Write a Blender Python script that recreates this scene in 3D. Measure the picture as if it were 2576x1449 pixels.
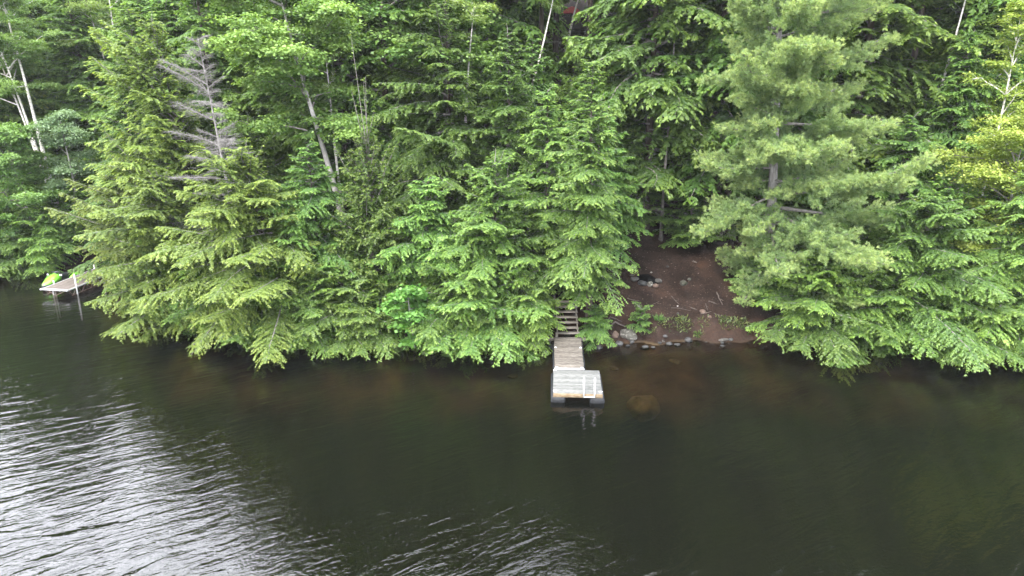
import bpy, bmesh, math, random
import numpy as np
from mathutils import Vector, Matrix, noise as mnoise

for _o in list(bpy.data.objects):
    bpy.data.objects.remove(_o, do_unlink=True)
SC = bpy.context.scene
COL = SC.collection
R = math.radians

# ------------------------------------------------------------------ camera, sky, sun, exposure
CAM_H, PITCH, HFOV = 15.0, 17.0, 70.0
HAZE = .0002
cam = bpy.data.cameras.new('camera')
cam.sensor_fit = 'HORIZONTAL'
cam.angle = R(HFOV)
cam.clip_start, cam.clip_end = 0.5, 3000
camo = bpy.data.objects.new('camera', cam)
COL.objects.link(camo)
camo.location = (0, 0, CAM_H)
camo.rotation_euler = (R(90 - PITCH), 0, 0)
SC.camera = camo

SUN_EL, SUN_AZ = 46.0, 212.0          # azimuth clockwise from +Y: high, behind the camera, to its left
world = bpy.data.worlds.new('World')
SC.world = world
world.use_nodes = True
wn, wl = world.node_tree.nodes, world.node_tree.links
wn.clear()
w_out = wn.new('ShaderNodeOutputWorld')
w_bg = wn.new('ShaderNodeBackground')
w_sky = wn.new('ShaderNodeTexSky')
w_sky.sky_type = 'NISHITA'
w_sky.sun_disc = False
w_sky.sun_elevation, w_sky.sun_rotation = R(SUN_EL), R(SUN_AZ)
w_sky.air_density, w_sky.dust_density = 1.0, 4.0
# an overcast layer: grey-white cloud, brighter overhead than at the horizon, mixed over the sky
w_geo = wn.new('ShaderNodeTexCoord')
w_sep = wn.new('ShaderNodeSeparateXYZ')
wl.new(w_geo.outputs['Generated'], w_sep.inputs[0])
w_cl = wn.new('ShaderNodeMath'); w_cl.operation = 'MAXIMUM'; w_cl.inputs[1].default_value = 0.0
wl.new(w_sep.outputs['Z'], w_cl.inputs[0])
w_br = wn.new('ShaderNodeMath'); w_br.operation = 'MULTIPLY_ADD'
w_br.inputs[1].default_value, w_br.inputs[2].default_value = 5.0, 12.5
wl.new(w_cl.outputs[0], w_br.inputs[0])
w_no = wn.new('ShaderNodeTexNoise'); w_no.inputs['Scale'].default_value = 3.0; w_no.inputs['Detail'].default_value = 5.0
wl.new(w_geo.outputs['Generated'], w_no.inputs['Vector'])
w_nm = wn.new('ShaderNodeMapRange')
w_nm.inputs['To Min'].default_value, w_nm.inputs['To Max'].default_value = 0.75, 1.25
wl.new(w_no.outputs['Fac'], w_nm.inputs['Value'])
w_mu = wn.new('ShaderNodeMath'); w_mu.operation = 'MULTIPLY'
wl.new(w_br.outputs[0], w_mu.inputs[0]); wl.new(w_nm.outputs[0], w_mu.inputs[1])
# thin bright cloud added over the far shore on the left for water glare
w_dot = wn.new('ShaderNodeVectorMath'); w_dot.operation = 'DOT_PRODUCT'; w_dot.inputs[1].default_value = Vector((-.50, .70, .52)).normalized()
wl.new(w_geo.outputs['Generated'], w_dot.inputs[0])
w_pr = wn.new('ShaderNodeMapRange'); w_pr.interpolation_type = 'SMOOTHSTEP'
w_pr.inputs['From Min'].default_value, w_pr.inputs['From Max'].default_value = .80, .97
w_pr.inputs['To Min'].default_value, w_pr.inputs['To Max'].default_value = 1.0, 2.3
wl.new(w_dot.outputs['Value'], w_pr.inputs['Value'])
w_m2 = wn.new('ShaderNodeMath'); w_m2.operation = 'MULTIPLY'
wl.new(w_mu.outputs[0], w_m2.inputs[0]); wl.new(w_pr.outputs[0], w_m2.inputs[1])
w_mu = w_m2
w_cc = wn.new('ShaderNodeVectorMath'); w_cc.operation = 'SCALE'
w_cc.inputs[0].default_value = (0.96, 0.985, 1.03)
wl.new(w_mu.outputs[0], w_cc.inputs['Scale'])
w_mix = wn.new('ShaderNodeMix'); w_mix.data_type = 'RGBA'
w_mix.inputs['Factor'].default_value = 0.85
wl.new(w_sky.outputs[0], w_mix.inputs['A']); wl.new(w_cc.outputs[0], w_mix.inputs['B'])
wl.new(w_mix.outputs['Result'], w_bg.inputs['Color'])
w_bg.inputs['Strength'].default_value = 0.12
wl.new(w_bg.outputs[0], w_out.inputs['Surface'])

sun = bpy.data.lights.new('sun', 'SUN')
sun.energy, sun.angle, sun.color = 1.5, R(25), (1.0, 0.95, 0.86)
suno = bpy.data.objects.new('sun', sun)
COL.objects.link(suno)
suno.rotation_euler = (R(90 - SUN_EL), 0, R(180 - SUN_AZ))
suno.location = (-40, -40, 80)

SC.view_settings.view_transform = 'Standard'
SC.view_settings.look = 'None'
SC.view_settings.exposure = 1.95
SC.view_settings.gamma = 1.0
SC.view_settings.use_curve_mapping = False
SC.render.engine = 'CYCLES'
cy = SC.cycles
cy.max_bounces, cy.diffuse_bounces, cy.glossy_bounces = 6, 3, 3
cy.transmission_bounces, cy.transparent_max_bounces, cy.volume_bounces = 4, 6, 0
cy.use_denoising = True
cy.caustics_reflective = cy.caustics_refractive = False
cy.sample_clamp_indirect = 6.0

# ------------------------------------------------------------------ helpers
FPX = 1288.0 / math.tan(R(HFOV / 2))
SP, CP = math.sin(R(PITCH)), math.cos(R(PITCH))

def spot(px, py, y):
    """The world point at distance y ahead that shows at px, py of a 2576 x 1449 frame (used to survey the photograph)."""
    u, v = (px - 1288) / FPX, (py - 724.5) / FPX
    k = y / (CP - v * SP)
    return Vector((u * k, y, CAM_H - k * (SP + v * CP)))

SHORE = np.array([(-260, 52), (-60, 52), (-39, 54), (-31, 54.5), (-26, 50.5), (-22, 45), (-18, 41), (-14, 39.3), (-9, 38.4), (0, 38.2), (5, 38.2),
                  (10, 38.7), (16, 38.6), (21, 38.2), (30, 37.6), (45, 36), (70, 38), (260, 42)], float)

def shore_y(x):
    return np.interp(x, SHORE[:, 0], SHORE[:, 1])

_g = np.random.default_rng(5)
_wv = [(_g.uniform(.25, 1.6), _g.uniform(0, 6.28), _g.uniform(0, 6.28)) for _ in range(14)]

def bumps(x, y):
    z = 0
    for f, a, p in _wv:
        z = z + np.sin((x * math.cos(a) + y * math.sin(a)) * f + p) * .22 / (f + .6)
    return z * .28

def terrain(x, y):
    x, y = np.asarray(x, float), np.asarray(y, float)
    s = y - shore_y(x) + .22 * np.sin(x * 1.7) + .16 * np.sin(x * 3.9 + 1)
    sl = np.clip(s, 0, None)
    t = np.clip((s + .1) / .9, 0, 1)
    land = t * t * (3 - 2 * t) * .72 + .27 * np.minimum(sl, 12) + .37 * np.clip(sl - 12, 0, 75)
    d = np.clip(-s, 0, None)
    lake = -.24 * d - .012 * d * d
    lake = np.maximum(lake, -7)
    return np.where(s > -.1, land, lake) + bumps(x, y) * np.clip((np.abs(s)) / 2.5, .12, 1.0) - .02

def gz(x, y):
    return float(terrain(x, y))

def new_mat(name):
    m = bpy.data.materials.new(name)
    m.use_nodes = True
    nt = m.node_tree
    nt.nodes.clear()
    out = nt.nodes.new('ShaderNodeOutputMaterial')
    return m, nt, out

def nd(nt, typ, **kw):
    n = nt.nodes.new(typ)
    for k, v in kw.items():
        if k.startswith('i_'):
            n.inputs[k[2:].replace('_', ' ')].default_value = v
        else:
            setattr(n, k, v)
    return n

def ramp(nt, fac, stops):
    r = nt.nodes.new('ShaderNodeValToRGB')
    e = r.color_ramp.elements
    while len(e) < len(stops):
        e.new(.5)
    for i, (p, c) in enumerate(stops):
        e[i].position = p
        e[i].color = (*c, 1) if len(c) == 3 else c
    nt.links.new(fac, r.inputs[0])
    return r.outputs[0]

def surf(name, stops, scale=4, detail=6, rough=.8, stretch=(1, 1, 1), bump=.0, bscale=None, spec=.3, metal=0, distort=0, per_object=0.0, board=0.0):
    """A noise-coloured surface."""
    m, nt, out = new_mat(name)
    L = nt.links.new
    tc = nd(nt, 'ShaderNodeTexCoord')
    mp = nd(nt, 'ShaderNodeMapping'); mp.inputs['Scale'].default_value = stretch
    L(tc.outputs['Object'], mp.inputs[0])
    oi = nd(nt, 'ShaderNodeObjectInfo')
    ad = nd(nt, 'ShaderNodeVectorMath', operation='ADD')
    sc = nd(nt, 'ShaderNodeVectorMath', operation='SCALE'); sc.inputs[0].default_value = (37, 53, 71)
    L(oi.outputs['Random'], sc.inputs['Scale'])
    L(mp.outputs[0], ad.inputs[0]); L(sc.outputs[0], ad.inputs[1])
    n = nd(nt, 'ShaderNodeTexNoise'); n.inputs['Scale'].default_value = scale; n.inputs['Detail'].default_value = detail
    n.inputs['Roughness'].default_value = .65; n.inputs['Distortion'].default_value = distort
    L(ad.outputs[0], n.inputs['Vector'])
    c = ramp(nt, n.outputs['Fac'], stops)
    if per_object:
        hs = nd(nt, 'ShaderNodeHueSaturation')
        mr = nd(nt, 'ShaderNodeMapRange'); mr.inputs['To Min'].default_value = 1 - per_object; mr.inputs['To Max'].default_value = 1 + per_object
        L(oi.outputs['Random'], mr.inputs['Value']); L(mr.outputs[0], hs.inputs['Value']); L(c, hs.inputs['Color'])
        c = hs.outputs[0]
    if board:                                 # every board a little lighter or darker than the next
        ge = nd(nt, 'ShaderNodeNewGeometry'); h2 = nd(nt, 'ShaderNodeHueSaturation')
        mr = nd(nt, 'ShaderNodeMapRange'); mr.inputs['To Min'].default_value = 1 - board; mr.inputs['To Max'].default_value = 1 + board
        L(ge.outputs['Random Per Island'], mr.inputs['Value']); L(mr.outputs[0], h2.inputs['Value']); L(c, h2.inputs['Color'])
        c = h2.outputs[0]
    b = nd(nt, 'ShaderNodeBsdfPrincipled')
    b.inputs['Roughness'].default_value = rough
    b.inputs['Specular IOR Level'].default_value = spec
    b.inputs['Metallic'].default_value = metal
    L(c, b.inputs['Base Color'])
    if bump:
        n2 = nd(nt, 'ShaderNodeTexNoise'); n2.inputs['Scale'].default_value = bscale or scale * 2; n2.inputs['Detail'].default_value = 6
        L(ad.outputs[0], n2.inputs['Vector'])
        bp = nd(nt, 'ShaderNodeBump'); bp.inputs['Strength'].default_value = .7; bp.inputs['Distance'].default_value = bump
        L(n2.outputs['Fac'], bp.inputs['Height']); L(bp.outputs[0], b.inputs['Normal'])
    L(b.outputs[0], out.inputs[0])
    return m

def leaf_mat(name, old, mid, new, trans=.40, vary=.24, hue=.011, sheen=.04):
    """Foliage: old growth to new growth by the 'fresh' attribute, a little different from one tree to the next."""
    m, nt, out = new_mat(name)
    L = nt.links.new
    at = nd(nt, 'ShaderNodeAttribute', attribute_name='fresh')
    c = ramp(nt, at.outputs['Fac'], [(0, old), (.5, mid), (1, new)])
    oi = nd(nt, 'ShaderNodeObjectInfo')
    hs = nd(nt, 'ShaderNodeHueSaturation')
    a = nd(nt, 'ShaderNodeMapRange'); a.inputs['To Min'].default_value = 1 - vary; a.inputs['To Max'].default_value = 1 + vary
    b = nd(nt, 'ShaderNodeMapRange'); b.inputs['To Min'].default_value = .5 - hue; b.inputs['To Max'].default_value = .5 + hue
    fr = nd(nt, 'ShaderNodeMath', operation='MULTIPLY'); fr.inputs[1].default_value = 7.31
    fc = nd(nt, 'ShaderNodeMath', operation='FRACT')
    L(oi.outputs['Random'], fr.inputs[0]); L(fr.outputs[0], fc.inputs[0])
    L(oi.outputs['Random'], a.inputs['Value']); L(fc.outputs[0], b.inputs['Value'])
    L(a.outputs[0], hs.inputs['Value']); L(b.outputs[0], hs.inputs['Hue']); L(c, hs.inputs['Color'])
    d = nd(nt, 'ShaderNodeBsdfDiffuse'); t = nd(nt, 'ShaderNodeBsdfTranslucent')
    L(hs.outputs[0], d.inputs[0])
    tm = nd(nt, 'ShaderNodeMix', data_type='RGBA', blend_type='MULTIPLY'); tm.inputs['Factor'].default_value = 1
    tm.inputs['B'].default_value = (1.25, 1.25, .55, 1)
    L(hs.outputs[0], tm.inputs['A']); L(tm.outputs['Result'], t.inputs[0])
    mx = nd(nt, 'ShaderNodeMixShader'); mx.inputs[0].default_value = trans
    L(d.outputs[0], mx.inputs[1]); L(t.outputs[0], mx.inputs[2])
    g = nd(nt, 'ShaderNodeBsdfGlossy'); g.inputs['Roughness'].default_value = .5
    m2 = nd(nt, 'ShaderNodeMixShader'); m2.inputs[0].default_value = sheen
    L(mx.outputs[0], m2.inputs[1]); L(g.outputs[0], m2.inputs[2])
    L(m2.outputs[0], out.inputs[0])
    return m

# ---- mesh collector: numpy arrays of quads and triangles, several materials
class MB:
    def __init__(self):
        self.v, self.q, self.t, self.qm, self.tm, self.a, self.n = [], [], [], [], [], [], 0
    def add(self, V, Q=None, T=None, mi=0, fresh=0.0):
        V = np.asarray(V, float).reshape(-1, 3)
        if Q is not None and len(Q):
            self.q.append(np.asarray(Q) + self.n); self.qm.append(np.full(len(Q), mi))
        if T is not None and len(T):
            self.t.append(np.asarray(T) + self.n); self.tm.append(np.full(len(T), mi))
        self.v.append(V)
        self.a.append(np.broadcast_to(np.asarray(fresh, float), (len(V),)))
        self.n += len(V)
        return self
    def mesh(self, name, mats, smooth=False):
        V = np.concatenate(self.v)
        q = np.concatenate(self.q) if self.q else np.zeros((0, 4), int)
        t = np.concatenate(self.t) if self.t else np.zeros((0, 3), int)
        me = bpy.data.meshes.new(name)
        me.vertices.add(len(V)); me.vertices.foreach_set('co', V.astype(np.float32).ravel())
        me.loops.add(q.size + t.size)
        me.loops.foreach_set('vertex_index', np.concatenate([q.ravel(), t.ravel()]).astype(np.int32))
        nf = len(q) + len(t)
        me.polygons.add(nf)
        st = np.concatenate([np.arange(len(q)) * 4, q.size + np.arange(len(t)) * 3])
        me.polygons.foreach_set('loop_start', st.astype(np.int32))
        mi = np.concatenate(self.qm + self.tm) if (self.qm or self.tm) else np.zeros(nf)
        me.polygons.foreach_set('material_index', mi.astype(np.int32))
        if smooth:
            me.polygons.foreach_set('use_smooth', np.ones(nf, bool))
        at = me.attributes.new('fresh', 'FLOAT', 'POINT')
        at.data.foreach_set('value', np.concatenate(self.a).astype(np.float32))
        for m in (mats if isinstance(mats, (list, tuple)) else [mats]):
            me.materials.append(m)
        me.update(calc_edges=True)
        me.validate()
        return me
    def build(self, name, mats, parent=None, smooth=False):
        return link(name, self.mesh(name, mats, smooth), parent)
    # -- shapes
    def box(self, c, s, rz=0.0, mi=0, rx=0.0, jit=0.0):
        x, y, z = s[0] / 2, s[1] / 2, s[2] / 2
        b = min(x, y, z) * .18
        pts = []
        for (ax, ay, az) in ((x - b, y - b, z), (x, y - b, z - b), (x - b, y, z - b)):
            for sx in (-1, 1):
                for sy in (-1, 1):
                    for sz in (-1, 1):
                        pts.append((sx * ax, sy * ay, sz * az))
        M = Matrix.Rotation(rz, 3, 'Z') @ Matrix.Rotation(rx, 3, 'X')
        vs = [M @ Vector(p) + Vector(c) for p in pts]
        def ix(k, sx, sy, sz):
            return k * 8 + (4 if sx > 0 else 0) + (2 if sy > 0 else 0) + (1 if sz > 0 else 0)
        Q, T = [], []
        for s_ in (-1, 1):
            Q.append([ix(0, -1, -1, s_), ix(0, 1, -1, s_), ix(0, 1, 1, s_), ix(0, -1, 1, s_)][::s_])
            Q.append([ix(1, s_, -1, -1), ix(1, s_, 1, -1), ix(1, s_, 1, 1), ix(1, s_, -1, 1)][::s_])
            Q.append([ix(2, -1, s_, -1), ix(2, -1, s_, 1), ix(2, 1, s_, 1), ix(2, 1, s_, -1)][::s_])
        for a in (-1, 1):
            for b_ in (-1, 1):
                o = a * b_
                Q.append([ix(0, a, -1, b_), ix(0, a, 1, b_), ix(1, a, 1, b_), ix(1, a, -1, b_)][::-o])
                Q.append([ix(0, -1, a, b_), ix(0, 1, a, b_), ix(2, 1, a, b_), ix(2, -1, a, b_)][::o])
                Q.append([ix(1, a, b_, -1), ix(1, a, b_, 1), ix(2, a, b_, 1), ix(2, a, b_, -1)][::-o])
                for c_ in (-1, 1):
                    T.append([ix(0, a, b_, c_), ix(1, a, b_, c_), ix(2, a, b_, c_)][::a * b_ * c_])
        return self.add([tuple(v) for v in vs], Q, T, mi)
    def tube(self, P, rad, n=6, mi=0, cap=True, fresh=0.0):
        P = np.asarray(P, float); rad = np.broadcast_to(np.asarray(rad, float), (len(P),))
        T = np.gradient(P, axis=0); T /= np.linalg.norm(T, axis=1)[:, None] + 1e-9
        ref = np.array([1., 0, 0]) if abs(T[:, 0]).mean() < .8 else np.array([0, 1., 0])
        A = np.cross(T, ref); A /= np.linalg.norm(A, axis=1)[:, None] + 1e-9
        B = np.cross(T, A)
        th = np.arange(n) * 2 * np.pi / n
        V = P[:, None] + rad[:, None, None] * (A[:, None] * np.cos(th)[None, :, None] + B[:, None] * np.sin(th)[None, :, None])
        k = len(P)
        i = np.arange(k - 1)[:, None] * n; j = np.arange(n)[None]; j2 = (j + 1) % n
        Q = np.stack([i + j, i + n + j, i + n + j2, i + j2], -1).reshape(-1, 4)
        V = V.reshape(-1, 3)
        Tt = []
        if cap:
            V = np.concatenate([V, P[:1], P[-1:]])
            Tt = [(k * n, a, (a + 1) % n) for a in range(n)] + [(k * n + 1, (k - 1) * n + (a + 1) % n, (k - 1) * n + a) for a in range(n)]
        return self.add(V, Q, Tt, mi, fresh)
    def loft(self, rings, mi=0, cap=True):
        """rings: list of equal-length closed loops."""
        V = np.array(rings, float); k, n = V.shape[:2]
        i = np.arange(k - 1)[:, None] * n; j = np.arange(n)[None]; j2 = (j + 1) % n
        Q = np.stack([i + j, i + j2, i + n + j2, i + n + j], -1).reshape(-1, 4)
        V2 = V.reshape(-1, 3); T = []
        if cap:
            V2 = np.concatenate([V2, V[:1].mean(1), V[-1:].mean(1)])
            T = [(k * n, (a + 1) % n, a) for a in range(n)] + [(k * n + 1, (k - 1) * n + a, (k - 1) * n + (a + 1) % n) for a in range(n)]
        return self.add(V2, Q, T, mi)
    def leaves(self, P, D, N, ln, wd, fresh, fold=.18, mi=0, at=.45):
        """Folded diamond leaves: root P, direction D, normal N."""
        D = D / (np.linalg.norm(D, axis=1)[:, None] + 1e-9)
        S = np.cross(D, N); S /= np.linalg.norm(S, axis=1)[:, None] + 1e-9
        N2 = np.cross(S, D)
        ln, wd = np.broadcast_to(ln, (len(P),))[:, None], np.broadcast_to(wd, (len(P),))[:, None]
        m = P + D * ln * at - N2 * wd * fold
        V = np.stack([P, m + S * wd / 2, P + D * ln, m - S * wd / 2], 1).reshape(-1, 3)
        Q = np.arange(len(P) * 4).reshape(-1, 4)
        return self.add(V, Q, None, mi, np.repeat(np.broadcast_to(fresh, (len(P),)), 4))

def link(name, me, parent=None):
    o = bpy.data.objects.new(name, me)
    COL.objects.link(o)
    if parent is not None:
        o.parent = parent
    return o

def tag(o, label=None, cat=None, group=None, kind=None):
    if label: o['label'] = label
    if cat: o['category'] = cat
    if group: o['group'] = group
    if kind: o['kind'] = kind
    return o

def thing(name, label, cat, loc=(0, 0, 0), rz=0.0, group=None):
    o = bpy.data.objects.new(name, None)
    o.empty_display_size = .3
    COL.objects.link(o)
    o.location = loc; o.rotation_euler = (0, 0, rz)
    return tag(o, label, cat, group)

# ------------------------------------------------------------------ terrain and water
def axis(parts):
    out = []
    for a, b, st in parts:
        out += list(np.arange(a, b, st))
    return np.array(out + [parts[-1][1]])
gx = axis([(-300, -60, 12), (-60, -30, 1.2), (-30, 34, .3), (34, 60, 1.2), (60, 300, 12)])
gy = axis([(-200, 0, 20), (0, 28, 1.5), (28, 56, .22), (56, 110, 1.2), (110, 420, 15)])
XX, YY = np.meshgrid(gx, gy)
ZZ = terrain(XX, YY)
nx, ny = len(gx), len(gy)
ii = (np.arange(ny - 1)[:, None] * nx + np.arange(nx - 1)[None]).reshape(-1)
tq = np.stack([ii, ii + 1, ii + nx + 1, ii + nx], 1)

m_ground, nt, out = new_mat('forest_floor')
L = nt.links.new
tc = nd(nt, 'ShaderNodeTexCoord'); sp = nd(nt, 'ShaderNodeSeparateXYZ'); L(tc.outputs['Object'], sp.inputs[0])
n1 = nd(nt, 'ShaderNodeTexNoise'); n1.inputs['Scale'].default_value = .55; n1.inputs['Detail'].default_value = 5
n2 = nd(nt, 'ShaderNodeTexNoise'); n2.inputs['Scale'].default_value = 9; n2.inputs['Detail'].default_value = 8; n2.inputs['Roughness'].default_value = .7
L(tc.outputs['Object'], n1.inputs['Vector']); L(tc.outputs['Object'], n2.inputs['Vector'])
mixn = nd(nt, 'ShaderNodeMath', operation='MULTIPLY_ADD'); mixn.inputs[1].default_value = .55
ml = nd(nt, 'ShaderNodeMath', operation='MULTIPLY'); ml.inputs[1].default_value = .45
L(n2.outputs['Fac'], ml.inputs[0]); L(n1.outputs['Fac'], mixn.inputs[0]); L(ml.outputs[0], mixn.inputs[2])
land = ramp(nt, mixn.outputs[0], [(.32, (.0065, .0045, .0036)), (.45, (.0175, .0110, .0088)), (.56, (.036, .0225, .0175)), (.7, (.068, .034, .020))])
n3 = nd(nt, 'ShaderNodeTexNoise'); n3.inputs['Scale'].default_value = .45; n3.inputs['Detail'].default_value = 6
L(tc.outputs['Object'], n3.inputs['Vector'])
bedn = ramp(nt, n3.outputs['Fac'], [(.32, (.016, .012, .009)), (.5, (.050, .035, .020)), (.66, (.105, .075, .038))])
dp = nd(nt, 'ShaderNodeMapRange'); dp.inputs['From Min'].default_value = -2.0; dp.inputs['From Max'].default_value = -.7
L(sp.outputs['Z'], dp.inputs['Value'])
bed = nd(nt, 'ShaderNodeMix', data_type='RGBA'); bed.inputs['A'].default_value = (.013, .017, .013, 1)  # dark silt, also painted darker with depth in place of water absorption
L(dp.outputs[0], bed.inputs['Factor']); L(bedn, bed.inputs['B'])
sh = nd(nt, 'ShaderNodeMapRange'); sh.inputs['From Min'].default_value = -.08; sh.inputs['From Max'].default_value = .12
L(sp.outputs['Z'], sh.inputs['Value'])
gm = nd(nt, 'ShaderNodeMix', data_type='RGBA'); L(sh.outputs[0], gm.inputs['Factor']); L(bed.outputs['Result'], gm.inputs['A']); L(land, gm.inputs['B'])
gb = nd(nt, 'ShaderNodeBsdfPrincipled'); gb.inputs['Roughness'].default_value = .95; gb.inputs['Specular IOR Level'].default_value = .1
L(gm.outputs['Result'], gb.inputs['Base Color'])
bp = nd(nt, 'ShaderNodeBump'); bp.inputs['Strength'].default_value = .8; bp.inputs['Distance'].default_value = .06
L(n2.outputs['Fac'], bp.inputs['Height']); L(bp.outputs[0], gb.inputs['Normal']); L(gb.outputs[0], out.inputs[0])
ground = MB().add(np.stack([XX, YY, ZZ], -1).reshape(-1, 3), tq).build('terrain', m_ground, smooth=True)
tag(ground, 'brown needle-covered bank rising from the lake bed into the wooded hill', 'ground', kind='structure')

# water: a wind-rippled surface over tannin-brown shallows
m_water, nt, out = new_mat('lake_water')
L = nt.links.new
tc = nd(nt, 'ShaderNodeTexCoord')
def rot_noise(ang, sx, sy, detail, rough=.55, dist=.6):
    mp = nd(nt, 'ShaderNodeMapping', vector_type='TEXTURE'); mp.inputs['Rotation'].default_value = (0, 0, R(ang)); mp.inputs['Scale'].default_value = (1 / sx, 1 / sy, 1)
    L(tc.outputs['Object'], mp.inputs[0])
    n = nd(nt, 'ShaderNodeTexNoise'); n.inputs['Scale'].default_value = 1; n.inputs['Detail'].default_value = detail
    n.inputs['Roughness'].default_value = rough; n.inputs['Distortion'].default_value = dist
    L(mp.outputs[0], n.inputs['Vector'])
    return n.outputs['Fac']
def mul(a, b):
    m = nd(nt, 'ShaderNodeMath', operation='MULTIPLY')
    for i, x in enumerate((a, b)):
        if isinstance(x, (int, float)): m.inputs[i].default_value = x
        else: L(x, m.inputs[i])
    return m.outputs[0]
def addn(a, b):
    m = nd(nt, 'ShaderNodeMath', operation='ADD'); L(a, m.inputs[0]); L(b, m.inputs[1]); return m.outputs[0]
swell = mul(rot_noise(34, .52, 1.95, 2.2), .130)
chop = mul(rot_noise(24, 1.5, 5.2, 2.5), .032)
fine = mul(rot_noise(-10, 4.5, 7.5, 2), .0066)
big = nd(nt, 'ShaderNodeTexNoise'); big.inputs['Scale'].default_value = .09; big.inputs['Detail'].default_value = 3
L(tc.outputs['Object'], big.inputs['Vector'])
bigr = nd(nt, 'ShaderNodeMapRange'); bigr.inputs['From Min'].default_value = .35; bigr.inputs['From Max'].default_value = .65
bigr.inputs['To Min'].default_value = .55; bigr.inputs['To Max'].default_value = 1.15
L(big.outputs['Fac'], bigr.inputs['Value'])
wdot = nd(nt, 'ShaderNodeVectorMath', operation='DOT_PRODUCT'); wdot.inputs[1].default_value = (-.6, -.75, 0)
L(tc.outputs['Object'], wdot.inputs[0])
wr = nd(nt, 'ShaderNodeMapRange'); wr.inputs['From Min'].default_value = -12; wr.inputs['From Max'].default_value = -5
wr.inputs['To Min'].default_value = .34; wr.inputs['To Max'].default_value = 1.0
L(wdot.outputs['Value'], wr.inputs['Value'])
amp = mul(wr.outputs[0], bigr.outputs[0])
hgt = addn(mul(addn(swell, chop), amp), fine)
bp = nd(nt, 'ShaderNodeBump'); bp.inputs['Strength'].default_value = 1; bp.inputs['Distance'].default_value = 1
L(hgt, bp.inputs['Height'])
gl = nd(nt, 'ShaderNodeBsdfGlossy'); gl.inputs['Roughness'].default_value = .0; gl.inputs['Color'].default_value = (.97, .97, 1, 1)
tr = nd(nt, 'ShaderNodeBsdfTransparent'); tr.inputs['Color'].default_value = (.66, .55, .42, 1)
df = nd(nt, 'ShaderNodeBsdfDiffuse'); df.inputs['Color'].default_value = (.004, .006, .005, 1)
mu = nd(nt, 'ShaderNodeMixShader'); mu.inputs[0].default_value = .22
L(tr.outputs[0], mu.inputs[1]); L(df.outputs[0], mu.inputs[2])
fr = nd(nt, 'ShaderNodeFresnel'); fr.inputs['IOR'].default_value = 1.42
L(bp.outputs[0], fr.inputs['Normal']); L(bp.outputs[0], gl.inputs['Normal'])
mw = nd(nt, 'ShaderNodeMixShader'); L(fr.outputs[0], mw.inputs[0]); L(mu.outputs[0], mw.inputs[1]); L(gl.outputs[0], mw.inputs[2])
L(mw.outputs[0], out.inputs[0])
xs = np.array([-300, -60, -30, 0, 30, 60, 300.]); ys = np.array([-200, 0, 20, 40, 60, 70.])
WX, WY = np.meshgrid(xs, ys); k = len(xs)
ii = (np.arange(len(ys) - 1)[:, None] * k + np.arange(k - 1)[None]).reshape(-1)
water = MB().add(np.stack([WX, WY, WX * 0], -1).reshape(-1, 3), np.stack([ii, ii + 1, ii + k + 1, ii + k], 1)).build('water', m_water)
tag(water, 'dark lake water rippled by wind and clear brown near the shore', 'water', kind='structure')

# ------------------------------------------------------------------ materials
M_HEM = leaf_mat('hemlock_needles', (.038, .088, .028), (.105, .195, .044), (.205, .320, .058))
M_HEMY = leaf_mat('hemlock_needles_yellowed', (.048, .088, .026), (.130, .200, .042), (.255, .330, .060))
M_PINE = leaf_mat('pine_needles', (.085, .165, .075), (.20, .315, .12), (.38, .47, .16), trans=.3, vary=.08)
M_MAPLE = leaf_mat('maple_leaves', (.045, .11, .030), (.10, .205, .05), (.20, .325, .08), trans=.4, vary=.12)
M_BIRCH = leaf_mat('birch_leaves', (.06, .125, .04), (.14, .24, .065), (.26, .37, .10), trans=.4, vary=.1)
M_YBIRCH = leaf_mat('yellow_green_leaves', (.085, .155, .03), (.21, .30, .055), (.39, .46, .10), trans=.42, vary=.06)
M_BRIGHT = leaf_mat('sapling_leaves', (.055, .14, .026), (.10, .225, .042), (.17, .32, .065), trans=.42, vary=.05)
M_PALE = leaf_mat('pale_leaves', (.06, .12, .06), (.12, .20, .10), (.22, .31, .16), trans=.35, vary=.05)
M_CEDAR = leaf_mat('cedar_sprays', (.04, .085, .022), (.10, .17, .038), (.20, .27, .06), vary=.08)
M_BARK = surf('hemlock_bark', [(.3, (.035, .026, .021)), (.55, (.085, .067, .056)), (.75, (.16, .14, .125))], 6, rough=.95, stretch=(1, 1, .35), bump=.03)
M_PBARK = surf('pine_bark', [(.3, (.10, .09, .086)), (.5, (.23, .215, .21)), (.7, (.36, .345, .34))], 5, rough=.95, stretch=(1, 1, .3), bump=.05)
M_GBARK = surf('grey_smooth_bark', [(.3, (.20, .185, .175)), (.55, (.38, .36, .35)), (.75, (.52, .50, .49))], 4, rough=.9, stretch=(1, 1, .5), bump=.01)
M_WBARK = surf('birch_bark', [(.34, (.07, .06, .055)), (.43, (.5, .46, .43)), (.6, (.72, .68, .65))], 3.2, rough=.75, stretch=(1, 1, 3.2), bump=.004)
M_DEAD = surf('dead_grey_wood', [(.3, (.13, .12, .115)), (.6, (.25, .24, .235)), (.8, (.34, .33, .325))], 5, rough=.9)
M_LIMB = surf('grey_limb_bark', [(.3, (.10, .09, .08)), (.6, (.22, .205, .19)), (.8, (.34, .32, .30))], 6, rough=.95)

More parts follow.
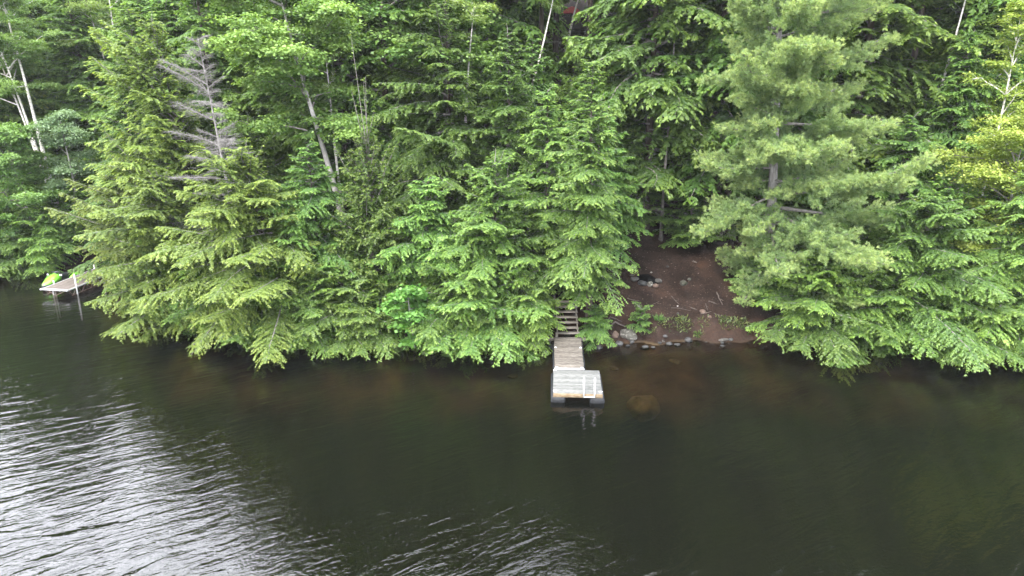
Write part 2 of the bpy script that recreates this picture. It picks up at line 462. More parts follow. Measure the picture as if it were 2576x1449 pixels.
# ------------------------------------------------------------------ tree builders (each makes a crown mesh and a trunk mesh about the base)
def bent(H, r0, r1, lean, rng, n=12, wob=.015):
    t = np.linspace(0, 1, n)
    p = np.stack([lean[0] * t ** 1.2, lean[1] * t ** 1.2, H * t], 1)
    ph = rng.uniform(0, 6.28, 2)
    p[:, 0] += np.sin(t * 5 + ph[0]) * wob * H * t * (1 - .5 * t); p[:, 1] += np.sin(t * 4 + ph[1]) * wob * H * t * (1 - .5 * t)
    r = r0 + (r1 - r0) * t ** .8
    r[0] *= 1.35
    p[0, 2] = -.35
    return t, p, r

def bough(mb, tb, rng, root, az, Ln, el, droop, g=1.0, width=.42, rag=1.0, fdens=1.0, freshk=1.0, limb_r=.03, dead=False, up=0.0, vert=0.0):
    """One flat conifer bough: laterals on both sides of an arching axis, each set with short needle twigs."""
    hd = np.array([math.cos(az), math.sin(az), 0.]); sd = np.array([-hd[1], hd[0], 0.])
    ph = rng.uniform(0, 6.28); wv = rng.uniform(-.16, .16)
    def pos(s):
        s = np.asarray(s)[:, None]
        return root + hd * (Ln * s) + np.array([0, 0, 1.]) * (math.tan(el) * Ln * s - droop * Ln * s ** 2 + up * Ln * s ** 3) + sd * (wv * Ln * np.sin(s * 3 + ph))
    sb = np.linspace(0, 1, 7)
    tb.tube(pos(sb) - [0, 0, .03], limb_r * (1 - .85 * sb) + .006, 4, 1, cap=False)
    nl = max(5, int(Ln * fdens / (.135 * g)))
    s = np.clip(np.linspace(.10, .99, nl) + rng.uniform(-.5, .5, nl) * .8 / nl, .06, 1)
    s = np.concatenate([s, s + .4 / nl]); sg = np.concatenate([np.ones(nl), -np.ones(nl)])
    s = np.clip(s, 0, 1)
    n = len(s)
    p0 = pos(s); tg = pos(np.clip(s + .02, 0, 1.02)) - pos(np.clip(s - .02, -.01, 1)); tg /= np.linalg.norm(tg, axis=1)[:, None]
    prof = np.minimum(1, (s + .18) / .42) * (1 - s) ** .62
    ll = np.clip(width * Ln * prof * rng.uniform(.45, 1.25, n) ** rag + .14 * g, .12, 1.35)
    kk = rng.uniform(1.3, 2.1) * Ln + 1.5; p2 = rng.uniform(0, 6.28)
    ll = np.maximum(.12, ll * (.45 + .75 * np.abs(np.sin(s * kk + p2 + sg * .5))))
    if dead: ll *= rng.uniform(.3, 1, n)
    an = rng.uniform(R(38), R(66), n)
    roll = rng.normal(0, .16 + vert, n)
    ld = tg * np.cos(an)[:, None] + (sd * sg[:, None]) * np.sin(an)[:, None] * np.cos(roll)[:, None]
    ld[:, 2] += np.sin(roll) * .6 + .05
    ld /= np.linalg.norm(ld, axis=1)[:, None]
    if dead:
        ll = ll * 1.5
        for i in range(n):
            d = np.linspace(0, ll[i], 4)
            q = p0[i] + ld[i] * d[:, None]; q[:, 2] -= .25 * d ** 2 / max(ll[i], .1)
            q[1:] += rng.normal(0, .05, (3, 3))
            tb.tube(q, [.009, .007, .005, .003], 3, 1, cap=False)
            for _ in range(int(3 * fdens + 2)):
                a = rng.uniform(.15, .95) * ll[i]
                b0 = p0[i] + ld[i] * a; b0[2] -= .25 * a * a / max(ll[i], .1)
                dd = ld[i] * .6 + rng.normal(0, .5, 3); dd[2] *= .5
                tb.tube(np.stack([b0, b0 + dd * .16, b0 + dd * .3 + [0, 0, -.03]]), [.006, .0045, .002], 3, 1, cap=False)
        return
    st = .079 * g
    kmax = int(1.4 / st)
    d = (np.arange(kmax) + .3)[None] * st * rng.uniform(.9, 1.1, (n, 1))
    ok = d < ll[:, None]
    li, ki = np.nonzero(ok)
    dd = d[li, ki]; u = dd / ll[li]
    dro = rng.uniform(.22, .6, n)
    P = p0[li] + ld[li] * dd[:, None]; P[:, 2] -= dro[li] * dd * u
    T = ld[li].copy(); T[:, 2] -= 2 * dro[li] * u * .9; T /= np.linalg.norm(T, axis=1)[:, None]
    upv = np.array([0, 0, 1.])
    S = np.cross(T, upv); S /= np.linalg.norm(S, axis=1)[:, None] + 1e-6
    mb_args = []
    base = .22 + .42 * s[li] ** 1.3 + .45 * (u - .35)
    for sgn in (-1, 1, 0):
        m = len(P)
        a = rng.uniform(R(30), R(62), m)
        D = T * np.cos(a)[:, None] + S * (np.sin(a) * sgn)[:, None] if sgn else T.copy()
        D[:, 2] -= rng.uniform(.05, .40, m)
        N = np.tile(upv, (m, 1)) + rng.normal(0, .33, (m, 3))
        tl = (.20 - .06 * u) * g * rng.uniform(.65, 1.3, m)
        f = np.clip(base + rng.normal(0, .13, m) + (.08 if sgn == 0 else 0), 0, 1) * freshk
        keep = rng.random(m) < (.95 if sgn else .55)
        mb.leaves(P[keep], D[keep], N[keep], tl[keep], tl[keep] * rng.uniform(.36, .54, keep.sum()), f[keep])

def conifer(seed, H, Rad, base=.08, n=110, g=1.0, asym=0.0, az0=0.0, el0=-4, el1=30, droop=.22, shape=.60, lean=(0, 0), fresh=1.0, r0=None, width=.42, gap=0.3, vert=0.0, up=0.0, deadlow=0, fdens=1.0):
    rng = np.random.default_rng(seed)
    mb, tb = MB(), MB()
    r0 = r0 or H * .0125 + .03
    n = int(n * 1.25); Rad *= 1.08
    t, p, r = bent(H, r0, .012, lean, rng, 14, .006)
    tb.tube(p, r, 9, 0)
    az = rng.uniform(0, 6.28)
    for i in range(n):
        q = (i + .5) / n
        h = base + (1 - base) * (1 - (1 - q) ** 1.0)
        h = min(.995, h + rng.normal(0, .006))
        tt = min(1.0, max(0.0, (h - base) / (1 - base)))
        az += 2.39996 + rng.normal(0, .6)
        Ln = Rad * (1 - tt) ** shape * min(1, .72 + tt * 2.2) * rng.choice([rng.uniform(1 - gap * 1.7, 1.0), rng.uniform(.95, 1.42)])
        Ln *= 1 + asym * math.cos(az - az0)
        Ln = max(Ln, .5)
        el = R(el0 + (el1 - el0) * tt ** 1.4 + rng.normal(0, 11))
        root = np.array([np.interp(h, t, p[:, j]) for j in range(3)])
        bough(mb, tb, rng, root, az, Ln, el, droop * rng.uniform(.3, 1.5), g, width * rng.uniform(.8, 1.25), 1.0, fdens, fresh, .012 + .011 * Ln, vert=vert, up=up)
    for i in range(deadlow):
        h = base * rng.uniform(.3, 1.0)
        root = np.array([np.interp(h, t, p[:, j]) for j in range(3)])
        bough(mb, tb, rng, root, rng.uniform(0, 6.28), rng.uniform(.8, 2.2), R(rng.uniform(-15, 10)), .1, 2.2, .3, dead=True, limb_r=.02)
    return mb, tb

def dead_conifer(seed, H, Rad, n=46, base=.2, lean=(0, 0), asym=0, az0=0):
    rng = np.random.default_rng(seed)
    mb, tb = MB(), MB()
    t, p, r = bent(H, H * .012, .012, lean, rng, 14, .008)
    tb.tube(p, r, 8, 0)
    az = 0
    for i in range(n):
        h = base + (1 - base) * (i + .5) / n; tt = (i + .5) / n
        az += 2.39996 + rng.normal(0, .4)
        if rng.random() < .22: continue
        Ln = max(.4, Rad * (1 - tt) ** .7 * rng.choice([.35, .7, 1.0]) * rng.uniform(.6, 1.2) * (1 + asym * math.cos(az - az0)))
        root = np.array([np.interp(h, t, p[:, j]) for j in range(3)])
        bough(mb, tb, rng, root, az, Ln, R(rng.uniform(2, 24) + 22 * tt), .10, 1.25, .42, dead=True, limb_r=.016 + .008 * Ln, fdens=1.5)
    return mb, tb

def pine(seed, H, Rad, base=.12, n=60, g=1.0, lean=(0, 0), asym=0, az0=0, r0=.36, nn=26):
    """White pine: long open boughs ending in fans of branchlets, every branchlet set with brushes of long soft needles."""
    rng = np.random.default_rng(seed)
    mb, tb = MB(), MB()
    t, p, r = bent(H, r0, .05, lean, rng, 16, .004)
    tb.tube(p, r, 12, 0)
    az = 0.6
    for i in range(n):
        h = base + (1 - base) * (i + .5) / n + rng.normal(0, .006); tt = min(.999, max(0, (h - base) / (1 - base)))
        az += 2.39996 + rng.normal(0, .5)
        Ln = max(.8, Rad * (1 - tt) ** .5 * min(1, .55 + 1.6 * tt) * rng.choice([rng.uniform(.35, .75), rng.uniform(.7, 1.15)]) * (1 + asym * math.cos(az - az0)))
        el = R(-14 + 46 * tt ** .8 + rng.normal(0, 10)); droop = rng.uniform(.02, .26)
        root = np.array([np.interp(min(h, 1), t, p[:, j]) for j in range(3)])
        hd = np.array([math.cos(az), math.sin(az), 0.]); sd = np.array([-hd[1], hd[0], 0.])
        def pos(s):
            s = np.atleast_1d(s)[:, None]
            return root + hd * Ln * s + np.array([0, 0, 1.]) * (math.tan(el) * Ln * s - droop * Ln * s ** 2 + .16 * Ln * s ** 4)
        sb = np.linspace(0, 1, 8)
        tb.tube(pos(sb), (.022 + .011 * Ln) * (1 - .85 * sb) + .008, 5, 1, cap=False)
        nl = int(Ln * 5.0)
        P, D, F = [], [], []
        lo_ = rng.uniform(.06, .30)
        for j in range(nl):
            s = lo_ + (1 - lo_) * (j + rng.random()) / nl
            sg = 1 if j % 2 else -1
            ll = (.34 * Ln * (1 - s) ** .8 + .40) * rng.uniform(.55, 1.15)
            ll = min(ll, 1.9)
            a = rng.uniform(R(25), R(58))
            ld = hd * math.cos(a) + sd * sg * math.sin(a); ld = ld + np.array([0, 0, rng.uniform(-.25, .42)])
            q0 = pos(s)[0]
            dd = np.linspace(.15, 1, max(3, int(ll / .13)))
            q = q0 + ld * (dd * ll)[:, None]; q[:, 2] += .10 * ll * dd ** 2 - .05 * ll
            tb.tube(np.stack([q0, q[len(q) // 2], q[-1]]), [.014, .010, .005], 3, 1, cap=False)
            for kx in range(len(q)):
                for c in range(4):
                    off = rng.normal(0, .13, 3) * [1, 1, .9]
                    dv = ld + rng.normal(0, .42, 3); dv[2] += .5
                    P.append(q[kx] + off); D.append(dv); F.append(.18 + .34 * s + .36 * dd[kx] + rng.normal(0, .08))
        P, D, F = np.array(P), np.array(D), np.array(F)
        D /= np.linalg.norm(D, axis=1)[:, None]
        m = len(P)
        k = nn
        v = rng.normal(0, 1, (m, k, 3)); v /= np.linalg.norm(v, axis=2)[..., None]
        nd_ = D[:, None] * .95 + v * .85; nd_ /= np.linalg.norm(nd_, axis=2)[..., None]
        ln = rng.uniform(.12, .22, (m, k, 1)) * g
        pr = P[:, None] + D[:, None] * rng.uniform(-.05, .07, (m, k, 1))
        w = np.cross(nd_, rng.normal(0, 1, (m, k, 3))); w /= np.linalg.norm(w, axis=2)[..., None] + 1e-6
        w *= .011 * g
        tip = pr + nd_ * ln; tip[..., 2] -= .015
        V = np.stack([pr - w, pr + w, tip], 2).reshape(-1, 3)
        T = np.arange(m * k * 3).reshape(-1, 3)
        mb.add(V, None, T, 0, np.repeat(np.clip(F[:, None] + rng.normal(0, .1, (m, k)), 0, 1).ravel(), 3))
    return mb, tb

def broadleaf(seed, H, Rad, base=.35, n=16, leaf=.13, per=70, lean=(0, 0), r0=None, flat=.28, stems=1, spread=.0, top=.9, el=(10, 60), cl=.62, second=7, fresh=1.0, asym=0, az0=0, droopleaf=.35, bark_top=None):
    """A broad-leaved tree: trunk, limbs, branchlets and layered leaf sprays."""
    rng = np.random.default_rng(seed)
    mb, tb = MB(), MB()
    r0 = r0 or .012 * H + .03
    P, F = [], []
    for st in range(stems):
        a0 = 6.28 * st / max(1, stems) + rng.uniform(0, 1)
        ln = (lean[0] + spread * math.cos(a0), lean[1] + spread * math.sin(a0))
        Hs = H * (1 if st == 0 else rng.uniform(.75, .97))
        t, p, r = bent(Hs, r0 * (1 if st == 0 else .75), .015, ln, rng, 14, .018)
        tb.tube(p, r, 8, 0)
        az = rng.uniform(0, 6.28)
        for i in range(n):
            h = base + (1 - base) * ((i + rng.random()) / n) ** .9
            tt = (h - base) / (1 - base)
            az += 2.4 + rng.normal(0, .4)
            Ln = Rad * (math.sin(math.pi * min(1, .22 + .72 * tt)) ** .8) * rng.uniform(.6, 1.1) * (1 + asym * math.cos(az - az0))
            Ln = max(.5, Ln)
            e = R(rng.uniform(*el)) * (1 if tt > .15 else .5)
            root = np.array([np.interp(h, t, p[:, j]) for j in range(3)])
            hd = np.array([math.cos(az) * math.cos(e), math.sin(az) * math.cos(e), math.sin(e)])
            s = np.linspace(0, 1, 6)[:, None]
            ax = root + hd * Ln * s + np.array([0, 0, -.16 * Ln]) * s ** 2 + rng.normal(0, .035 * Ln, (6, 3)) * s
            tb.tube(ax, (.010 + .012 * Ln) * (1 - .85 * s[:, 0]) + .006, 5, 1, cap=False)
            for j in range(second):
                q = .28 + .72 * (j + rng.random()) / second
                b0 = np.array([np.interp(q, s[:, 0], ax[:, c]) for c in range(3)])
                dv = hd + rng.normal(0, .75, 3); dv[2] = dv[2] * .35 + .10; dv /= np.linalg.norm(dv)
                l2 = Ln * .34 * (1.15 - q * .5) * rng.uniform(.6, 1.2) + .2
                b1 = b0 + dv * l2
                tb.tube(np.stack([b0, (b0 + b1) / 2 + [0, 0, .03], b1]), [.012, .009, .004], 3, 1, cap=False)
                for c in range(3):
                    f = .45 + .55 * (c / 2)
                    P.append(b0 + dv * l2 * f); F.append((.25 + .5 * q + .2 * f, cl * (.7 + .3 * f)))
    P = np.array(P); F = np.array(F)
    m = len(P)
    off = rng.normal(0, .5, (m, per, 3)) * F[:, None, 1:2] * np.array([1, 1, flat])
    pts = P[:, None] + off
    pts[..., 2] -= .16 * (off[..., 0] ** 2 + off[..., 1] ** 2) / max(cl, .1)
    pts = pts.reshape(-1, 3)
    k = len(pts)
    D = off.reshape(-1, 3) * .8 + rng.normal(0, .35, (k, 3)); D[:, 2] = -np.abs(rng.normal(droopleaf, .25, k)) * np.linalg.norm(D[:, :2], axis=1)
    N = np.tile([0, 0, 1.], (k, 1)) + rng.normal(0, .42, (k, 3))
    lf = leaf * rng.uniform(.65, 1.25, k)
    fr = np.clip(np.repeat(F[:, 0], per) + off.reshape(-1, 3)[:, 2] * .6 + rng.normal(0, .16, k), 0, 1) * fresh
    mb.leaves(pts, D, N, lf, lf * rng.uniform(.62, .85, k), fr, fold=.12, at=.42)
    return mb, tb

# ------------------------------------------------------------------ prototypes and placing
PROTO = {}
def proto(key, pair, leafm, barkm, limbm):
    mb, tb = pair
    cm = mb.mesh('crown', leafm) if mb.n else None
    tm = tb.mesh('trunk', [barkm, limbm], smooth=True)
    PROTO[key] = (cm, tm)

def plant(key, name, label, cat, x, y, H=None, scale=1.0, wide=None, rz=0.0, tilt=(0, 0), group=None, sink=.0, z=None):
    cm, tm = PROTO[key]
    o = thing(name, label, cat, (x, y, (gz(x, y) if z is None else z) - sink), rz, group)
    o.rotation_euler = (R(tilt[0]), R(tilt[1]), rz)
    w = wide or scale
    o.scale = (w, w, scale)
    if cm: link('crown', cm, o)
    link('trunk', tm, o)
    return o

rnd = random.Random(11)
# forest hemlocks (tall, seen mostly from their tops) and young ones
for i in range(5):
    proto('tall%d' % i, conifer(100 + i, 17, 3.3 + .3 * (i % 3), base=.14, n=118, g=1.35, lean=((i - 2) * .25, 0), deadlow=6), M_HEM, M_BARK, M_LIMB)
for i in range(4):
    proto('mid%d' % i, conifer(200 + i, 11, 3.1, base=.06, n=112, g=1.1, lean=((i - 1) * .3, -.3)), M_HEM, M_BARK, M_LIMB)
for i in range(3):
    proto('low%d' % i, conifer(300 + i, 6, 2.5, base=.05, n=74, g=1.0, el0=4, el1=48, gap=.35), M_HEM, M_BARK, M_LIMB)
for i in range(2):
    proto('leafy%d' % i, broadleaf(400 + i, 16, 3.6, base=.30, n=22, per=64, leaf=.18, cl=.8, second=6), M_MAPLE, M_BARK, M_LIMB)
# ------------------------------------------------------------------ the trees along the shore, one by one
def px_x(px, py, y):
    return spot(px, py, y).x

def hero(key, pair, mats, name, label, cat, px, py, y, group=None, tilt=(0, 0), rz=0.0, dx=0):
    proto(key, pair, *mats)
    return plant(key, name, label, cat, px_x(px, py, y) + dx, y, tilt=tilt, rz=rz, group=group)

HEM = (M_HEM, M_BARK, M_LIMB); HEMY = (M_HEMY, M_BARK, M_LIMB)
LAKE = -math.pi / 2
CH = 'hemlocks crowding the shore'
# left cluster, overhanging the lake toward the left
hero('h1', conifer(1, 15.5, 3.8, base=.10, n=150, g=1.0, asym=.6, az0=math.pi * 1.06, lean=(-1.6, -.4), el0=14, el1=40, up=.03, droop=.14), HEMY, 'hemlock_tree',
     'tall hemlock behind the grey dead tree, its long boughs all reaching left', 'tree', 500, 420, 47.0, CH)
hero('h2', conifer(2, 8.5, 3.2, base=.05, n=125, g=1.0, asym=.6, az0=math.pi * 1.1, lean=(-1.2, -.5), el0=12, el1=38, up=.05, droop=.17), HEMY, 'hemlock_tree',
     'yellow-tipped hemlock whose boughs droop over the metal dock', 'tree', 425, 600, 47.6, CH)
hero('h3', conifer(3, 9.0, 4.2, base=.0, n=150, g=1.0, asym=.55, az0=LAKE - .3, lean=(-.4, -1.6), el0=-2, el1=40), HEMY, 'hemlock_tree',
     'broad hemlock whose lowest boughs hang farthest out over the water left of the cedar', 'tree', 680, 600, 41.0, CH)
hero('h3b', conifer(31, 8.0, 3.9, base=.0, n=120, g=1.0, asym=.5, az0=LAKE - .7, lean=(-.8, -1.0), el0=4, el1=38), HEMY, 'hemlock_tree',
     'low hemlock leaning over the water between the metal dock and the broad hemlock', 'tree', 480, 640, 43.6, CH)
hero('h4', conifer(4, 9, 3.0, base=.04, n=105, g=1.0, asym=.3, az0=LAKE, lean=(0, -.6)), HEM, 'hemlock_tree',
     'hemlock filling the gap left of the yellow-green cedar below the leaning grey trunk', 'tree', 800, 600, 41.5, CH)
# centre
hero('cedar', conifer(5, 9.6, 2.5, base=.02, n=170, g=.95, el0=10, el1=62, droop=.06, shape=.62, width=.34, vert=.55, up=.08, gap=.25, asym=.15, az0=LAKE), (M_CEDAR, M_BARK, M_LIMB), 'cedar_tree',
     'pointed yellow-green cedar standing at the water right of the leaning grey trunk', 'tree', 935, 600, 40.6)
hero('h5', conifer(6, 7.5, 3.1, base=.03, n=100, g=1.0, asym=.3, az0=LAKE, lean=(.2, -.7), el0=-4), HEM, 'hemlock_tree',
     'hemlock right behind the broad-leaved sapling, between the cedar and the wooden stairs', 'tree', 1075, 620, 40.8, CH)
hero('h6', conifer(7, 8.6, 3.1, base=.03, n=120, g=1.0, asym=.35, az0=LAKE, lean=(.2, -.8), el0=0, el1=44, gap=.4), HEM, 'hemlock_tree',
     'bushy hemlock left of the wooden stairs with boughs touching the water', 'tree', 1240, 620, 40.2, CH)
hero('h7', conifer(8, 14, 2.2, base=.17, n=150, g=1.0, asym=.3, az0=LAKE - .9, lean=(-.3, -.3), el0=0, gap=.45), HEM, 'hemlock_tree',
     'hemlock with its grey trunk beside the ramp and boughs over the wooden stairs', 'tree', 1480, 845, 38.9, CH)
hero('h8', conifer(9, 14, 3.4, base=.08, n=150, g=1.05, asym=.2, az0=LAKE, gap=.45), HEM, 'hemlock_tree',
     'tall pointed hemlock rising above the grey plank shed', 'tree', 1280, 300, 46.5, CH)
hero('h9', conifer(10, 15.5, 4.6, base=.16, n=130, g=1.05, asym=.5, az0=math.pi * 1.05, gap=.45, el0=-2), HEM, 'hemlock_tree',
     'tall hemlock whose bare-ended boughs reach left across the dark gap beside the thin birch', 'tree', 1130, 300, 47.5, CH)
hero('h10', conifer(12, 10.5, 2.5, base=.22, n=100, g=1.0, asym=.1, az0=LAKE + .5, gap=.4), HEM, 'hemlock_tree',
     'hemlock at the left edge of the bare clearing', 'tree', 1500, 560, 44.4, CH)
hero('h11', conifer(13, 11.5, 2.6, base=.1, n=110, g=1.05, gap=.45), HEM, 'hemlock_tree',
     'slim hemlock just left of the stairs, behind the bushy one', 'tree', 1375, 480, 43.2, CH)
# right
hero('h12', conifer(14, 4.6, 3.0, base=.02, n=90, g=1.0, asym=.35, az0=LAKE, lean=(.2, -.8), el0=2, gap=.4), HEM, 'hemlock_tree',
     'low spreading hemlock over the water at the right end of the clearing', 'tree', 2035, 790, 39.5, CH)
hero('h13', conifer(15, 7.0, 4.3, base=.04, n=110, g=1.0, asym=.35, az0=LAKE, lean=(.3, -1.0), el0=4, gap=.45), HEM, 'hemlock_tree',
     'wide hemlock with a grey arching bough low over the water right of the white pine', 'tree', 2265, 760, 39.9, CH)
hero('h14', conifer(16, 8.5, 3.4, base=.05, n=105, g=1.0, asym=.35, az0=LAKE, lean=(.2, -.6), gap=.4), HEM, 'hemlock_tree',
     'dark hemlock under the yellow-green leaves at the far right of the shore', 'tree', 2520, 760, 39.0, CH)
hero('h15', conifer(17, 9.5, 3.2, base=.08, n=110, g=1.05, gap=.45), HEM, 'hemlock_tree',
     'hemlock standing between the white pine and the yellow-green birch', 'tree', 2270, 470, 44.5, CH)
hero('h16', conifer(18, 13, 3.0, base=.1, n=120, g=1.1, gap=.45), HEM, 'hemlock_tree',
     'slim hemlock in front of the dark hollow right of the pine', 'tree', 2400, 330, 47.0, CH)

# white pine, and the bare-trunked tree beside it
hero('pine', pine(44, 25, 7.7, base=.03, n=150, lean=(-1.5, 0), asym=.34, az0=-.25), (M_PINE, M_PBARK, M_LIMB), 'white_pine',
     'huge white pine with a grey trunk and soft pale needle pads right of the clearing', 'tree', 1925, 760, 41.8)
proto('pine2', pine(42, 20, 5.0, base=.30, n=40, nn=18), M_PINE, M_PBARK, M_LIMB)
plant('pine2', 'white_pine', 'white pine on the slope showing one pale needle bough beside the maple', 'tree', px_x(1040, 110, 56), 56, rz=2.1)
hero('bare', conifer(19, 22, 3.0, base=.52, n=70, g=1.3, r0=.30, deadlow=16), HEM, 'hemlock_tree',
     'hemlock with a bare dark trunk close behind the white pine on its left', 'tree', 1838, 420, 50.5)

# broad-leaved trees
hero('maple', broadleaf(51, 19, 5.0, base=.40, n=34, per=85, leaf=.20, cl=.8, lean=(-3.6, -.4), r0=.27, asym=.35, az0=math.pi * 1.3, second=10, el=(0, 50)), (M_MAPLE, M_GBARK, M_LIMB), 'maple_tree',
     'big maple on a grey trunk leaning left above the hemlocks', 'tree', 872, 530, 46.5)
hero('bthin', broadleaf(52, 14, 1.6, base=.6, n=8, per=14, leaf=.12, lean=(-.9, .2), r0=.13, el=(25, 65)), (M_BIRCH, M_WBARK, M_WBARK), 'paper_birch',
     'thin white birch with a forked top crossing behind the leaning grey trunk', 'tree', 866, 490, 47.6)
hero('bleft', broadleaf(53, 21, 3.8, base=.60, n=13, per=80, leaf=.15, lean=(-2.8, .2), r0=.23, stems=3, spread=.9, el=(20, 60)), (M_BIRCH, M_WBARK, M_WBARK), 'paper_birch',
     'clump of white birch trunks leaning left at the far left of the shore', 'tree', 120, 360, 58.0)
hero('bback', broadleaf(54, 22, 3.2, base=.6, n=12, per=40, leaf=.13, lean=(-1.0, .2), r0=.17, stems=2, spread=.7), (M_BIRCH, M_WBARK, M_WBARK), 'paper_birch',
     'pair of pale birch trunks high on the slope near the top left corner', 'tree', 290, 100, 63.0)
hero('mleft', broadleaf(55, 9, 4.6, base=.02, n=34, per=90, leaf=.17, lean=(0, -1.0), asym=.3, az0=LAKE), (M_MAPLE, M_GBARK, M_LIMB), 'maple_tree',
     'dark green maple with layered leaves over the water at the far left', 'tree', 80, 560, 55.2)
hero('pale', broadleaf(56, 10.5, 2.2, base=.4, n=14, per=60, leaf=.14), (M_PALE, M_GBARK, M_LIMB), 'leafy_tree',
     'small pale blue-green leafy tree right of the white birch clump', 'tree', 180, 440, 55.5)
hero('sapl', broadleaf(57, 3.9, 1.25, base=.2, n=11, per=17, leaf=.27, cl=.42, second=4, lean=(-.2, -.9), el=(0, 40)), (M_BRIGHT, M_GBARK, M_LIMB), 'maple_sapling',
     'maple sapling with big bright green leaves low over the water right of the cedar', 'tree', 1040, 800, 37.7)
hero('ybir', broadleaf(58, 15.5, 2.3, base=.42, n=20, per=26, leaf=.15, lean=(.5, 0), r0=.14, el=(35, 75), cl=.45), (M_YBIRCH, M_WBARK, M_WBARK), 'birch_tree',
     'slender birch with sparse yellow-green leaves near the top right corner', 'tree', 2500, 300, 45.5)
hero('yalder', broadleaf(59, 11.0, 3.8, base=.12, n=24, per=55, leaf=.15, lean=(.2, -.5), asym=.25, az0=math.pi * 1.2, stems=2, spread=.8), (M_YBIRCH, M_GBARK, M_LIMB), 'alder_tree',
     'full yellow-green leafy tree at the right edge below the slender birch', 'tree', 2530, 560, 41.5)
# dead tree
proto('dead', dead_conifer(61, 15.2, 4.2, base=.24, n=64, lean=(-1.3, -.2), asym=.45, az0=math.pi * 1.1), M_DEAD, M_DEAD, M_DEAD)
plant('dead', 'dead_tree', 'leafless grey dead tree with fine bare twigs between the maple and the left hemlocks', 'tree', px_x(600, 480, 42.0), 42.0)
# thin pole trunk right of centre
proto('pole', broadleaf(62, 17, 1.6, base=.8, n=8, per=26, leaf=.14, r0=.13), M_BIRCH, M_LIMB, M_LIMB)
plant('pole', 'pole_birch', 'thin straight grey trunk rising behind the clearing, left of the white pine', 'tree', px_x(1670, 480, 49.2), 49.2)
for q, (px, py, y, tl, lab) in enumerate([(1352, 140, 53.5, 14, 'white birch trunk leaning right, just below the red umbrella'), (1432, 90, 84, 13, 'pale birch trunk crossing in front of the red umbrella'),
                                          (2412, 60, 49.5, 8, 'white birch trunk near the top edge left of the slender yellow-green birch'), (1178, 250, 49.0, 4, 'short run of white birch trunk showing between the tall centre hemlocks')]):
    x = px_x(px, py, y); z0 = gz(x, y); zz = spot(px, py, y).z
    proto('wb%d' % q, broadleaf(70 + q, max(9, zz - z0 + 6), 1.9, base=.85, n=6, per=24, leaf=.14, r0=.19), M_BIRCH, M_WBARK, M_WBARK)
    plant('wb%d' % q, 'paper_birch', lab, 'tree', x - math.tan(R(tl)) * (zz - z0), y, tilt=(0, tl), rz=0)

# named trees on the middle slope
MID = [  # key, px, py(top), y, wide, label
    ('mid0', 60, 330, 60, 1.15, 'hemlock behind the white birch clump'),
    ('tall0', 170, 60, 62, 1.1, 'tall hemlock right of the white birch clump'),
    ('tall1', 330, 20, 58, 1.15, 'tall hemlock above the left hemlocks, near the pale birch pair'),
    ('tall2', 430, -40, 62, 1.1, 'tall hemlock topmost between the pale birch pair and the maple'),
    ('mid1', 300, 210, 52, 1.1, 'hemlock left of the tall hemlock with boughs reaching left'),
    ('mid2', 640, 300, 47, 1.0, 'hemlock behind the dead tree, under the maple'),
    ('tall3', 690, 60, 53, 1.1, 'tall hemlock hidden behind the maple crown'),
    ('tall4', 960, 60, 58, 1.05, 'dark hemlock in the gap right of the thin birch'),
    ('mid3', 985, 300, 49, 1.1, 'dark hemlock low in the gap right of the thin birch'),
    ('tall0', 1180, -10, 54, 1.05, 'tall hemlock at the top edge above the dark gap'),
    ('tall1', 1490, 170, 49, .95, 'tall hemlock right of the pointed one, below the red umbrella'),
    ('tall2', 1575, 60, 57, 1.0, 'tall hemlock left of the thin straight grey trunk'),
    ('mid0', 1600, 300, 51, 1.0, 'hemlock at the foot of the thin straight grey trunk'),
    ('low1', 1745, 455, 48.5, 1.1, 'small hemlock at the back of the clearing, left of the bare dark trunk'),
    ('tall3', 1740, 60, 60, 1.05, 'tall hemlock between the thin grey trunk and the white pine'),
    ('tall4', 2130, 60, 55, 1.1, 'tall hemlock behind the white pine boughs on the right'),
    ('tall0', 2280, -30, 58, 1.0, 'tall hemlock at the top edge right of the white pine'),
    ('mid1', 2275, 280, 48.5, .6, 'young pointed hemlock alone in the dark hollow right of the pine'),
    ('tall1', 2440, 20, 56, 1.1, 'tall hemlock behind the slender yellow-green birch'),
    ('mid2', 2130, 420, 49, 1.1, 'dark hemlock behind the lower boughs of the white pine'),
    ('low0', 1450, 540, 42.2, .8, 'short hemlock behind the wooden stairs'),
    ('low2', 1140, 560, 42.5, 1.1, 'short hemlock below the grey plank shed'),
    ('mid1', 1340, 105, 49.4, .85, 'hemlock in front of the leaning white trunk, left of the red umbrella'),
    ('mid3', 1462, 120, 53.0, .9, 'hemlock below the red umbrella, left of the thin straight grey trunk'),
    ('mid0', 2428, 85, 47.6, .9, 'hemlock in front of the white trunk near the top edge on the right'),
    ('low1', 1320, 520, 41.6, 1.0, 'short hemlock in front of the grey plank shed'),
    ('low0', 900, 640, 40.2, .8, 'short hemlock at the water in front of the cedar'),
    ('low2', 190, 450, 56.0, 1.2, 'short dark hemlock behind the metal dock'),
    ('low0', 20, 560, 55.2, 1.5, 'short dark hemlock at the water under the dark green maple, at the left edge'),
    ('low1', 130, 600, 55.4, 1.3, 'short dark hemlock at the water between the dark green maple and the metal dock'),
    ('low1', 1930, 640, 41.6, .9, 'short hemlock at the foot of the white pine'),
    ('low0', 2150, 590, 42.0, 1.1, 'short hemlock between the pine and the wide hemlock'),
    ('low2', 2400, 600, 41.0, 1.15, 'short hemlock under the full yellow-green tree'),
]
